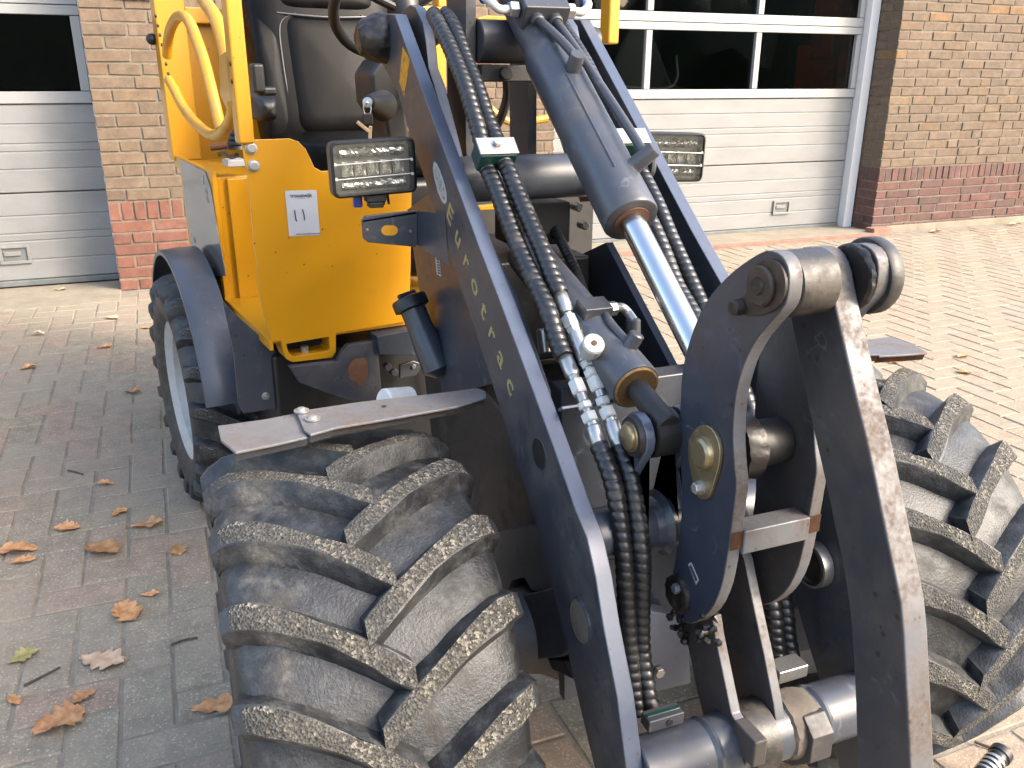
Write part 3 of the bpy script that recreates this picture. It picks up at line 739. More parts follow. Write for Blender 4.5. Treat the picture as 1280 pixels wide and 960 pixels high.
# --- boom ----------------------------------------------------------
ARM = [(485, 17), (493, 18), (552, 180), (598, 307), (627, 383), (668, 494), (692, 560), (719, 637), (733, 672), (744, 722), (754, 785), (771, 872), (782, 958), (790, 1035), (796, 1110),
       (770, 1125), (757, 1040), (742, 956), (725, 885), (708, 810), (692, 742), (675, 672), (646, 581), (614, 476), (578, 366), (548, 278), (511, 165), (497, 116), (479, 82), (467, 68), (464, 46), (471, 25)]
armL = plate('boom_arm', XA, TA, ARM, LD, 'navy_dusty', 'skylit_steel_edge', bevel=.002)
bm = B(); b_prism(bm, [PX(x, y, XA)+XV*(XB-XA) for x, y in ARM], (TA, 0, 0), 0, 1); armR = obj('boom_arm', bm, ['navy', 'skylit_steel_edge'], LD, bevel=.002)
for cpx, rad, nm, mt, dep in (((674.5, 567), .022, 'arm_hole', 'dark', .0004), ((726, 777), .030, 'pin_plug', 'mud', .0025)):  # arm_hole is a flat dark disc painting the shade inside a hole
    c = PX(*cpx, XA)
    part_cyl(nm, c-XV*dep, c+XV*.004, rad, mt, armL, 32, .0008)
    bm = B(); b_lathe(bm, c-XV*(dep+.0008), XV, [(0, rad*1.0), (.0006, rad*1.06), (.004, rad*1.08)], 32, caps=False); obj('weld_ring', bm, 'navy', armL)
c = PX(1022, 704, XB-.001)
bm = B(); b_lathe(bm, c-XV*.016, XV, [(0, .030), (0, .034), (.016, .035), (.016, .026), (0, .026)], 32, caps=False); rg = obj('pin_bush', bm, 'zinc', armR)
part_cyl('bush_bore', c-XV*.011, c+XV*.003, .0265, 'dark', armR, 24, .0005)  # dark disc, the shade inside the bore put into its colour
# pivots at the head of the arms
pv = PX(481, 48, XA)
bm = B(); b_lathe(bm, pv-XV*.055, XV, [(0, .022), (.003, .030), (.012, .034), (.020, .039), (.030, .043), (.037, .045), (.045, .046), (.052, .046), (.058, .046)], 56)
lumpy(bm, .0045, 90)
obj('pivot_pin', bm, 'grease', LD)
pvr = pv+XV*(XB-XA+TA)
bm = B(); b_lathe(bm, pvr, XV, [(0, .046), (.02, .045), (.035, .034), (.055, .030)], 26); obj('pivot_pin', bm, 'grease', LD)
for k, xx in enumerate((.488, 2*LC-.488-.02)):
    q = [(512, 6), (519, 9), (528, 28), (532, 52), (535, 84), (548, 126), (562, 180), (580, 260), (548, 262), (527, 180), (508, 90), (500, 50), (501, 15)]
    bm = B(); b_prism(bm, [PX(x, y, .488)+XV*(xx-.488) for x, y in q], (.02, 0, 0), 0, 1); obj('pivot_plate', bm, ['navy_muddy', 'skylit_steel_edge'], LD, bevel=.002)
# cross tubes
tU = PX(550, 222, XA); part_cyl('cross_tube', (XA+TA, tU.y, tU.z-.005), (XB, tU.y, tU.z-.005), .039, 'cyl', LD, 40)
part_cyl('cross_tube', (XA+TA, .905, .668), (XB, .905, .668), .036, 'navy', LD, 40)
bm = B(); b_lathe(bm, (.560, .905, .668), XV, [(0, .036), (.012, .038), (.02, .046)], 36); obj('weld_ring', bm, 'navy', LD)
tF = (.742, .418)
ft = part_cyl('front_tube', (XA+TA, tF[0], tF[1]), (XB, tF[0], tF[1]), .041, 'cyl', LD, 48)
for xx in (.575, .60):
    bm = B(); b_lathe(bm, (xx-.012 if xx < .59 else .735, tF[0], tF[1]), XV, [(0, .041), (.006, .0435), (.012, .041)], 40); obj('weld_ring', bm, 'navy', ft)

# text and stickers on the arm
nX = XA-.0004
e0, e1 = PX(560, 262, nX), PX(641, 490, nX)
ctr = (e0+e1)/2; adir = (e1-e0).normalized(); upd = Vector((0, -adir.z, adir.y)); upd = upd if upd.z > 0 else -upd
text_obj('lettering', 'Eurotrac', ctr, adir, upd, .033, 'letter', armL, width=(e1-e0).length, spacing=1.75, bold=.012)
bm = B(); b_prism(bm, [PX(x, y, XA-.0006) for x, y in ((503, 58), (512, 74), (509, 98), (505, 120), (499, 102))], (.0005, 0, 0)); obj('warning_sticker', bm, 'warn', armL, smooth=False)
bm = B(); b_prism(bm, [PX(x, y, XA-.0006) for x, y in ((542, 202), (545.5, 204), (550, 214), (555, 228), (558, 242), (558, 252), (556, 255), (552, 251), (547, 239), (543, 224), (541, 211))], (.0005, 0, 0)); obj('oval_sticker', bm, 'decal_white', armL, smooth=False)
bm = B(); b_prism(bm, [PX(x, y, XA-.0009) for x, y in ((543.5, 207), (546, 209), (550, 219), (554, 231), (556.5, 243), (556, 251), (553, 248), (548.5, 237), (545, 223), (543, 213))], (.0005, 0, 0)); obj('oval_print', bm, 'decal_oval', armL, smooth=False)
bm = B(); b_prism(bm, [PX(x, y, .5045) for x, y in ((543.5, 319), (549, 321), (551.5, 346), (546, 343))], (.0004, 0, 0)); obj('number_plate', bm, 'decal_white', LD, smooth=False)
bm = B()
for k in range(6):
    y_ = 323+k*3.4; b_prism(bm, [PX(x, y, .5041) for x, y in ((545.2+k*.35, y_), (548.6+k*.35, y_+.9), (548.8+k*.35, y_+2.9), (545.5+k*.35, y_+1.9))], (.0003, 0, 0))
obj('number_print', bm, 'ink', LD, smooth=False)

# --- bell crank ----------------------------------------------------
XC, TC = .582, .018
XD = .698
CR = [(850, 500), (852, 465), (857, 440), (870, 400), (885, 372), (902, 352), (920, 335), (945, 318), (960, 312), (975, 317), (984, 330), (987, 347), (985, 370), (980, 385), (960, 407), (945, 425), (932, 450),
      (924, 475), (919, 500), (916, 541), (918, 580), (921, 606), (918, 631), (912, 677), (906, 715), (901, 737), (890, 762), (875, 776), (861, 781), (846, 774), (838, 750), (839, 722), (846, 689), (852, 640), (852, 606), (849, 560), (849, 520)]
crL = plate('crank_plate', XC, TC, CR, LD, 'crank_face', 'lit_edge_muddy', bevel=.002, sm=1)
bm = B(); b_prism(bm, smooth_loop([PX(x, y, XC)+XV*(XD-XC) for x, y in CR], 1), (TC, 0, 0), 0, 1); crR = obj('crank_plate', bm, ['navy_muddy', 'lit_edge_muddy'], LD, bevel=.002)
tp = PX(957, 357, XC)
YP, ZP = tp.y, tp.z
part_cyl('crank_boss', (XC+TC, YP, ZP), (.655, YP, ZP), .036, 'greasy', LD, 36, .004)
bm = B(); b_lathe(bm, (.713, YP, ZP), XV, [(0, .030), (.0005, .0415), (.003, .043), (.015, .043), (.019, .041), (.019, .02)], 40); obj('crank_boss', bm, 'greasy', LD)
bm = B(); b_lathe(bm, (.6895, YP, ZP), XV, [(0, .034), (.002, .037), (.006, .038), (.0085, .035)], 64)
lumpy(bm, .0022, 120)
obj('grease_ring', bm, 'grease', LD)
# pin head and keeper on the crank's outer face
bm = B(); b_prism(bm, smooth_loop([PX(x, y, XC-.004) for x, y in ((940, 333), (955, 323), (972, 326), (982, 345), (980, 372), (966, 390), (942, 396), (925, 393), (918, 384), (922, 374), (934, 366))], 2), (.005, 0, 0)); kp = obj('pin_keeper', bm, 'rusty_dirt', crL, bevel=.001)
part_cyl('pin_head', (XC-.010, YP, ZP), (XC-.003, YP, ZP), .022, 'rusty_dirt', crL, 28, .002)
bm = B(); b_lathe(bm, (XC-.0125, YP, ZP), XV, [(0, .009), (.003, .010)], 12); obj('grease_nipple', bm, 'grease', crL)
c = PX(926, 383, XC-.004); bm = B(); b_lathe(bm, c-XV*.012, XV, [(0, .006), (.002, .009), (.012, .010)], 8)
for v in bm.verts: v.co += Vector((random.uniform(-1, 1), random.uniform(-1, 1), random.uniform(-1, 1)))*.0015
obj('keeper_bolt', bm, 'grease', crL)
# gold keeper plate of the middle pin
gk = [PX(x, y, XC-.0055) for x, y in ((872, 532), (884, 531), (894, 541), (900, 560), (899, 580), (893, 600), (889, 614), (884, 624), (876, 625), (869, 618), (866, 604), (862, 586), (859, 565), (861, 546))]
bm = B(); b_prism(bm, smooth_loop(gk, 2), (.0055, 0, 0)); kg = obj('pin_keeper', bm, 'gold', crL, bevel=.0012); kg['label'] = 'gold passivated keeper plate'
c = PX(880, 566, XC-.0055); bm = B(); b_lathe(bm, c-XV*.009, XV, [(0, .016), (.003, .0195), (.009, .021)], 32); obj('pin_cap', bm, 'gold', crL)
c = PX(876.5, 609, XC-.0055)
bm = B(); b_lathe(bm, c-XV*.011, XV, [(0, .0065), (.0012, .0075), (.008, .0075)], 6); b_lathe(bm, c-XV*.003, XV, [(0, .0095), (.003, .0095)], 20); obj('keeper_bolt', bm, 'bolt', crL, ang=25)
c = PX(849, 742, XC); bm = B(); b_lathe(bm, c-XV*.009, XV, [(0, .020), (.003, .026), (.009, .027)], 28)
for v in bm.verts: v.co += Vector((random.uniform(-1, 1), random.uniform(-1, 1), random.uniform(-1, 1)))*.0012
obj('pivot_cap', bm, 'grease', crL)
c = PX(848, 735, XC-.009); part_cyl('pivot_bolt', c-XV*.008, c, .007, 'lit_edge_muddy', crL, 6, .001)
bm = B(); b_prism(bm, [PX(x, y, XC-.0005) for x, y in ((860, 705), (864, 703), (873.5, 725), (870, 731))], (.0004, 0, 0)); st = obj('sticker', bm, 'decal_white', crL, smooth=False)
bm = B(); b_prism(bm, [PX(x, y, XC-.0009) for x, y in ((861.5, 708), (863.8, 706.5), (871.5, 724.5), (869.6, 727.5))], (.0003, 0, 0)); obj('sticker_print', bm, 'ink', st, smooth=False)
# grease hanging from the pivot
bm = B()
for k in range(26):
    c = PX(random.uniform(835, 905), random.uniform(768, 800) if random.random() < .75 else random.uniform(775, 815), random.uniform(XC-.004, XC+.02)); b_lathe(bm, c, (random.uniform(-1, 1), random.uniform(-1, 1), random.uniform(-1, 1)), [(0, .001), (.003, random.uniform(.003, .007)), (.009, random.uniform(.002, .006)), (.012, .001)], 7)
obj('grease_clump', bm, 'grease', crL)
# square bar between the crank plates
q = PX(924, 676, XC+TC)
b1 = PX(913, 680, XC)
bm = B(); b_box(bm, ((XC+TC+XD)/2, b1.y+.014, b1.z-.002), XD-XC-TC, .032, .032); obj('crank_crossbar', bm, 'lit_edge_muddy', LD, bevel=.002)
for pp in (crL, crR):
    xx = XC if pp is crL else XD
    loop = [PX(x, y, XC)+Vector((xx-XC, -.0006, .0003)) for x, y in ((914, 667), (912.5, 677), (911.5, 689))]
    bm = B(); a_ = [bm.verts.new(p) for p in loop]; b_ = [bm.verts.new(p+XV*TC) for p in loop]
    for i_ in range(2): bm.faces.new((a_[i_], a_[i_+1], b_[i_+1], b_[i_]))
    bmesh.ops.solidify(bm, geom=bm.faces[:], thickness=.0004); obj('rust_patch', bm, 'rust', pp, smooth=False)
# rod eye between the plates
ey = PX(880, 566, XC)
bm = B(); b_lathe(bm, (.618, ey.y, ey.z), XV, [(0, .034), (.003, .041), (.010, .0415), (.020, .041), (.030, .041), (.034, .034)], 56)
lumpy(bm, .003, 130)
obj('rod_eye', bm, 'grease', LD)
part_cyl('eye_spacer', (.652, ey.y, ey.z), (XD, ey.y, ey.z), .030, 'dark', LD, 28)

# --- tilt link -----------------------------------------------------
XL, TL = .6565, .033
LK = [(1000, 309), (1012, 309), (1025, 315), (1035, 335), (1040, 365), (1055, 430), (1070, 497), (1086, 560), (1107, 664), (1119, 720), (1128, 765), (1134, 877), (1138, 958), (1142, 1050),
      (1078, 1050), (1071, 958), (1069, 885), (1065, 793), (1057, 727), (1040, 643), (1026, 580), (1012, 520), (1001, 466), (990, 411), (984, 385), (982, 350), (988, 322)]
plate('tilt_link', XL, TL, LK, LD, 'navy_muddy', 'lit_edge_muddy', bevel=.003, sm=1)

# --- lugs on the front tube ----------------------------------------
lugA = [(836, 745), (850, 760), (890, 770), (894, 797), (905, 850), (914, 893), (921, 905), (930, 928), (935, 950), (925, 965), (895, 960), (880, 900), (870, 860), (858, 800), (845, 770)]
plate('crank_lug', .602, .015, lugA, LD, 'navy_muddy', 'lit_edge_muddy', bevel=.002)
fo = PX(925, 915, .602)
bm = B(); b_box(bm, (.6085, fo.y-.012, fo.z-.008), .020, .045, .040); obj('lug_foot', bm, 'navy_muddy', LD, bevel=.003)
lugB = [(918, 670), (930, 700), (936, 730), (942, 760), (955, 820), (967, 882), (972, 920), (966, 945), (950, 960), (930, 950), (925, 900), (915, 850), (905, 790), (890, 740), (900, 690)]
plate('crank_lug', .662, .015, lugB, LD, 'navy_muddy', 'lit_edge_muddy', bevel=.002)
bm = B(); b_lathe(bm, (.618, tF[0], tF[1]), XV, [(0, .040), (.002, .047), (.040, .047), (.044, .040)], 36); obj('tube_sleeve', bm, 'greasy', LD)
bm = B(); b_prism(bm, [(.70, tF[0]-.052, tF[1]+.018), (.70, tF[0]-.052, tF[1]-.022), (.70, tF[0]-.02, tF[1]-.055), (.70, tF[0]+.02, tF[1]-.05), (.70, tF[0]+.01, tF[1]+.03), (.70, tF[0]-.03, tF[1]+.036)], (.035, 0, 0)); obj('stop_block', bm, ['navy_muddy'], LD, bevel=.0015)
bm = B(); b_lathe(bm, (.682, tF[0], tF[1]), XV, [(0, .040), (.004, .0440), (.016, .0445), (.03, .0445), (.042, .0440), (.05, .041)], 56)
lumpy(bm, .0025, 110)
obj('mud_cake', bm, 'mud', LD)
bm = B(); b_box(bm, (.735, tF[0]+.05, tF[1]+.045), .05, .03, .02); obj('hose_clamp', bm, 'zinc', LD, bevel=.002)
bm = B(); b_box(bm, (.516, tF[0]+.022, tF[1]+.052), .052, .022, .018); hc = obj('hose_clamp', bm, 'pipe', LD, bevel=.002)
bm = B(); b_box(bm, (.516, tF[0]+.022, tF[1]+.0618), .048, .006, .0016); obj('clamp_insert', bm, 'clamp_green', hc, bevel=.001)
c = Vector((.520, tF[0]+.0105, tF[1]+.052)); part_cyl('clamp_hole', c-YV*.001, c+YV*.002, .005, 'dark', hc, 12, .0003)

# --- tilt cylinder -------------------------------------------------
c1, c2 = PX(789, 275, LC), PX(851, 397, LC)
dc = (c2-c1).normalized()
bm = B(); b_lathe(bm, c1, -dc, [(0, .030), (0, .0415), (.004, .0435), (.07, .0435), (.385, .0435), (.40, .040), (.415, .036), (.80, .036)], 56)
tc = obj('tilt_cylinder', bm, 'cyl', LD, ang=40)
bm = B(); b_lathe(bm, c1+dc*.002, -dc, [(0, .022), (0, .036), (.001, .0405), (.004, .041)], 48); obj('gland', bm, 'navy_muddy', tc)
bm = B(); b_lathe(bm, c1+dc*.0035, -dc, [(0, .0225), (0, .0275), (.003, .028)], 40); obj('wiper_seal', bm, 'rust', tc)
part_cyl('rod', c1-dc*.01, c1+dc*.42, .0195, 'chrome', tc, 40, .001)
_, uu, vv = frame_of(dc)
upn = (ZV-dc*ZV.dot(dc)).normalized()
# stiffener along the barrel and feed pipes
bm = B(); b_box(bm, c1-dc*.19+upn*.040-XV*.014, .004, .24, .006, (XV, dc, upn)); obj('weld_seam', bm, 'cyl', tc, bevel=.002)
def port(px, py, X_, axis, r, h, nm, base=True):
    c = PX(px, py, X_); ax = axis.normalized()
    bm = B(); b_lathe(bm, c-ax*h*.5, ax, [(0, r*1.35), (h*.12, r*1.05), (h*.2, r), (h*.94, r), (h, r*.9)], 24); return obj(nm, bm, 'pipe', tc)
a1 = (upn-XV*.0)
p1 = c1-dc*.300+upn*.052; port(*project(p1)[:2], p1.x, upn, .0125, .04, 'port')
p2 = c1-dc*.078+(upn*.8+XV*.55).normalized()*.06; port(*project(p2)[:2], p2.x, upn*.8+XV*.55, .013, .045, 'port')
bk = PX(677, 13, LC+.004)
bm = B(); b_box(bm, bk-dc*.0, .085, .05, .045, (XV, dc, upn)); obj('valve_head', bm, 'pipe', tc, bevel=.003)
for sx, tgt in ((-.018, p1+upn*.012), (.016, p2+upn*.008)):
    s0 = bk+XV*sx+dc*.024
    bm = B(); b_tube(bm, spline([s0, s0.lerp(tgt, .33)+upn*.003, s0.lerp(tgt, .7)+upn*.003, tgt], 20), .0075, 12); obj('feed_pipe', bm, 'pipe', tc)
    part_cyl('pipe_socket', s0-dc*.004, s0+dc*.012, .0125, 'pipe', tc, 16)
for s in (-1, 1):
    n0 = bk+XV*(s*.043)
    hexnut('pipe_nut', n0+XV*(s*.010), XV, .0135, .018, 'zinc', tc)
    bm = B(); b_tube(bm, spline([n0+XV*(s*.018), n0+XV*(s*.036), n0+XV*(s*.05)+upn*.006-dc*.012, n0+XV*(s*.054)-dc*.04, n0+XV*(s*.054)-dc*.10], 24), .0075, 12); obj('elbow_pipe', bm, 'zinc_white', tc)
    bm = B(); b_tube(bm, spline([n0+XV*(s*.054)-dc*.028, n0+XV*(s*.054)-dc*.12, n0+XV*(s*.05)-dc*.25], 12), .0095, 12); obj('blue_sleeve', bm, 'blue', tc)

# --- lift cylinder -------------------------------------------------
l1, l2 = PX(795, 484, .565), PX(660, 318, .565)
dl = (l1-l2).normalized()
bm = B(); b_lathe(bm, l2, dl, [(0, .036), ((l1-l2).length-.004, .036), ((l1-l2).length, .034)], 44); lc = obj('lift_cylinder', bm, 'cyl', LD)
bm = B(); b_lathe(bm, l1+dl*.003, -dl, [(0, .018), (0, .030), (.002, .0325), (.006, .0330)], 40); obj('gland_ring', bm, 'brass_ring', lc)
part_cyl('rod', l1-dl*.01, l1+dl*.09, .0165, 'dark', lc, 28)
lp = PX(793, 545, .53)
bm = B(); b_lathe(bm, (.548, lp.y, lp.z), XV, [(0, .026), (.003, .032), (.036, .032), (.039, .026)], 32); obj('rod_eye', bm, 'dark', lc)
for xx in (.530, .592):
    cy, cz = lp.y, lp.z; pts = []
    for k in range(9):
        t = R(200-k*27); pts.append((xx, cy+.031*math.cos(t), cz+.031*math.sin(t)))
    pts += [(xx, .905-.032, .668+.005), (xx, .905, .668), (xx, .905+.04, .668+.01)]
    bm = B(); b_prism(bm, pts, (.014, 0, 0), 0, 1); obj('cylinder_lug', bm, ['navy', 'skylit_steel_edge'], LD, bevel=.002)
bm = B(); b_lathe(bm, (.516, lp.y, lp.z), XV, [(0, .014), (.002, .017), (.006, .017), (.006, .020), (.012, .021)], 28); obj('lug_pin', bm, 'gold', LD)
bm = B(); b_lathe(bm, (.524, lp.y, lp.z), XV, [(0, .026), (.006, .028)], 28); obj('pin_washer', bm, 'dark', LD)
# block, elbow and pipe on the lift cylinder
blk = PX(742, 388, .565)
bm = B(); b_box(bm, blk, .045, .035, .026, (XV, dl, XV.cross(dl))); bo = obj('port_block', bm, 'pipe', LD, bevel=.002)
pe = PX(788, 432, .575)
bm = B(); b_tube(bm, spline([blk+dl*.012+XV*.012, blk.lerp(pe, .5)+Vector((0, 0, .004)), pe], 14), .0065, 12); obj('feed_pipe', bm, 'pipe', bo)
bm = B(); ax = (ZV*.8+XV*.35-YV*.2).normalized(); b_lathe(bm, pe-ax*.02, ax, [(0, .014), (.012, .011), (.038, .011), (.04, .009)], 20); obj('port', bm, 'pipe', bo)
eb = blk+XV*.03
hexnut('elbow_nut', eb, XV, .011, .014, 'zinc', bo)
bm = B(); b_tube(bm, spline([eb, eb+XV*.016, eb+XV*.026+Vector((0, -.002, -.008)), eb+XV*.028+dl*.02+ZV*-.012], 16), .007, 12); obj('elbow', bm, 'zinc', bo)
f0 = eb+XV*.028+dl*.016-ZV*.010; part_cyl('ferrule', f0, f0+Vector((0, -.004, -.038)), .011, 'pipe', bo, 18)
c = PX(680, 426, .52); part_cyl('ferrule', c+Vector((0, .006, .018)), c-Vector((0, .006, .018)), .010, 'zinc', LD, 16)

# --- hoses along the left arm --------------------------------------
HA = [(541, 17), (552, 38), (561, 56), (572, 82), (582, 108), (590, 135), (597, 158), (603, 182), (607, 205), (617, 228), (630, 262), (643, 296), (655, 324), (668, 352), (685, 389), (697, 427), (705, 446)]
HB = [(556, 17), (566, 32), (575, 54), (584, 79), (596, 108), (607, 141), (616, 165), (625, 186), (630, 203), (637, 216), (649, 246), (664, 281), (679, 315), (690, 345), (699, 367)]
LA = [(748, 556), (754, 570), (762, 590), (768, 612), (773, 638), (777, 669), (780, 694), (782, 725), (784, 770), (787, 819), (791, 858), (796, 893)]
LB = [(774, 556), (780, 573), (787, 595), (792, 618), (796, 645), (800, 673), (802, 700), (802, 730), (801, 776), (802, 814), (807, 852), (814, 890)]
def hose(name, pxs, x0, x1, r=.0138, mat='hose', n=None, pitch=.0130):
    P = [PX(x, y, x0+(x1-x0)*i/(len(pxs)-1)) for i, (x, y) in enumerate(pxs)]
    ln = sum((a-b).length for a, b in zip(P, P[1:])); n = n or int(ln/pitch*9)
    bm = B(); b_tube(bm, spline(P, n), r, 14, helix=(pitch, .22, True)); return obj(name, bm, mat, LD, ang=60), P
hoA, PA = hose('hydraulic_hose', HA, .484, .500); hoB, PB = hose('hydraulic_hose', HB, .508, .524)
loA, PLA = hose('hydraulic_hose', LA, .500, .508, .0128); loB, PLB = hose('hydraulic_hose', LB, .528, .526, .0128)
def chain(x, pts):
    """pts: (px,py,kind,radius) along a fitting"""
    P = [(PX(a, b, x), k, r) for a, b, k, r in pts]
    for (p, k, r), (q, _, _) in zip(P, P[1:]):
        d = q-p
        if k == 'f': bm = B(); b_lathe(bm, p, d, [(0, r*.9), (.002, r), (d.length*.85, r), (d.length, r*.8)], 18); obj('ferrule', bm, 'zinc', LD, ang=30)
        elif k == 'h': bm = B(); b_lathe(bm, p, d, [(0, r*.85), (d.length*.12, r), (d.length*.88, r), (d.length, r*.85)], 6); obj('hose_nut', bm, 'zinc_white', LD, ang=25)
        else: bm = B(); b_lathe(bm, p, d, [(0, r), (d.length, r)], 18); obj('adaptor', bm, 'zinc', LD, ang=30)
chain(.503, [(705, 444, 'f', .0112), (717, 471, 'a', .0085), (719, 476, 'h', .0118), (726, 493, 'a', .0080), (730, 503, 'h', .0105), (733, 512, 'a', .007), (735, 517, 'h', .0118), (740, 529, 'a', .0085), (741.5, 533, 'f', .0112), (749, 559, 'a', .0085)])
chain(.527, [(698, 364, 'f', .0115), (709, 392, 'a', .0085), (710, 396, 'h', .0122), (716, 410, 'h', .0105), (719, 417, 'a', .0115), (733, 452, 'h', .011), (737, 460, 'a', .0085), (738, 463, 'h', .0115), (742, 472, 'h', .0122), (749, 489, 'a', .0080), (752, 497, 'h', .0105), (755, 507, 'a', .007), (757, 511, 'h', .0118), (763, 524, 'a', .0085), (764.5, 528, 'f', .0112), (775, 559, 'a', .0085)])
kn0, kn1 = PX(733, 445, .527), PX(748, 420, .518)
kd = (kn1-kn0).normalized()
bm = B(); b_lathe(bm, kn0, kd, [(0, .010), (.012, .010), (.012, .006), (.018, .006), (.018, .0135), (.022, .0155), (.042, .0155), (.045, .0135)], 28); kb = obj('valve_knob', bm, 'zinc_white', LD, ang=30)
part_cyl('knob_screw', kn0+kd*.044, kn0+kd*.0465, .0042, 'rust', kb, 12, .0005)
bm = B(); b_prism(bm, [PX(x, y, .468) for x, y in ((697, 511), (702, 508), (703, 512), (698, 515))], (.085, 0, 0)); obj('fitting_bracket', bm, 'skylit_steel_edge', LD, bevel=.001)
# clamp on the cross tube
cl = PX(617, 196, .505)
sdir = (PX(630, 262, .505)-PX(603, 182, .505)).normalized(); snrm = XV.cross(sdir).normalized(); snrm = snrm if snrm.z > 0 else -snrm
bm = B(); b_box(bm, cl+snrm*.004, .064, .036, .036, (XV, sdir, snrm)); ck = obj('hose_clamp', bm, 'clamp_green', LD, bevel=.003)
bm = B(); b_box(bm, cl+snrm*.0245, .066, .034, .004, (XV, sdir, snrm)); obj('clamp_plate', bm, 'zinc', ck, bevel=.001)
hexnut('clamp_bolt', cl+snrm*.030-sdir*.003, snrm, .0075, .007, 'bolt', ck)
# hoses along the right arm
HC = [(692, 10), (705, 34), (730, 75), (745, 104), (760, 132), (777, 162), (790, 190), (805, 222), (822, 257), (839, 298), (854, 331), (878, 384), (910, 450), (940, 520), (958, 620), (972, 700), (981, 764), (984, 793), (989, 824)]
HD = [(676, 14), (688, 40), (705, 70), (722, 103), (745, 146), (767, 190), (790, 232), (815, 281), (830, 316), (846, 357), (868, 396), (900, 460), (925, 540), (945, 640), (958, 720), (966, 764), (969, 798), (972, 824)]
hose('hydraulic_hose', HC, .780, .795); hose('hydraulic_hose', HD, .748, .765)
cr_ = PX(787, 178, .772)
bm = B(); b_box(bm, cr_, .058, .036, .026, (XV, sdir, snrm)); ck = obj('hose_clamp', bm, 'clamp_green', LD, bevel=.003)
bm = B(); b_box(bm, cr_+snrm*.0155, .060, .034, .004, (XV, sdir, snrm)); obj('clamp_plate', bm, 'zinc', ck, bevel=.001)
bm = B(); b_tube(bm, spline([PX(803, 180, .80), PX(815, 195, .805), PX(815, 215, .80), PX(806, 225, .79)], 20), .006, 8); obj('return_hose', bm, 'black', LD)

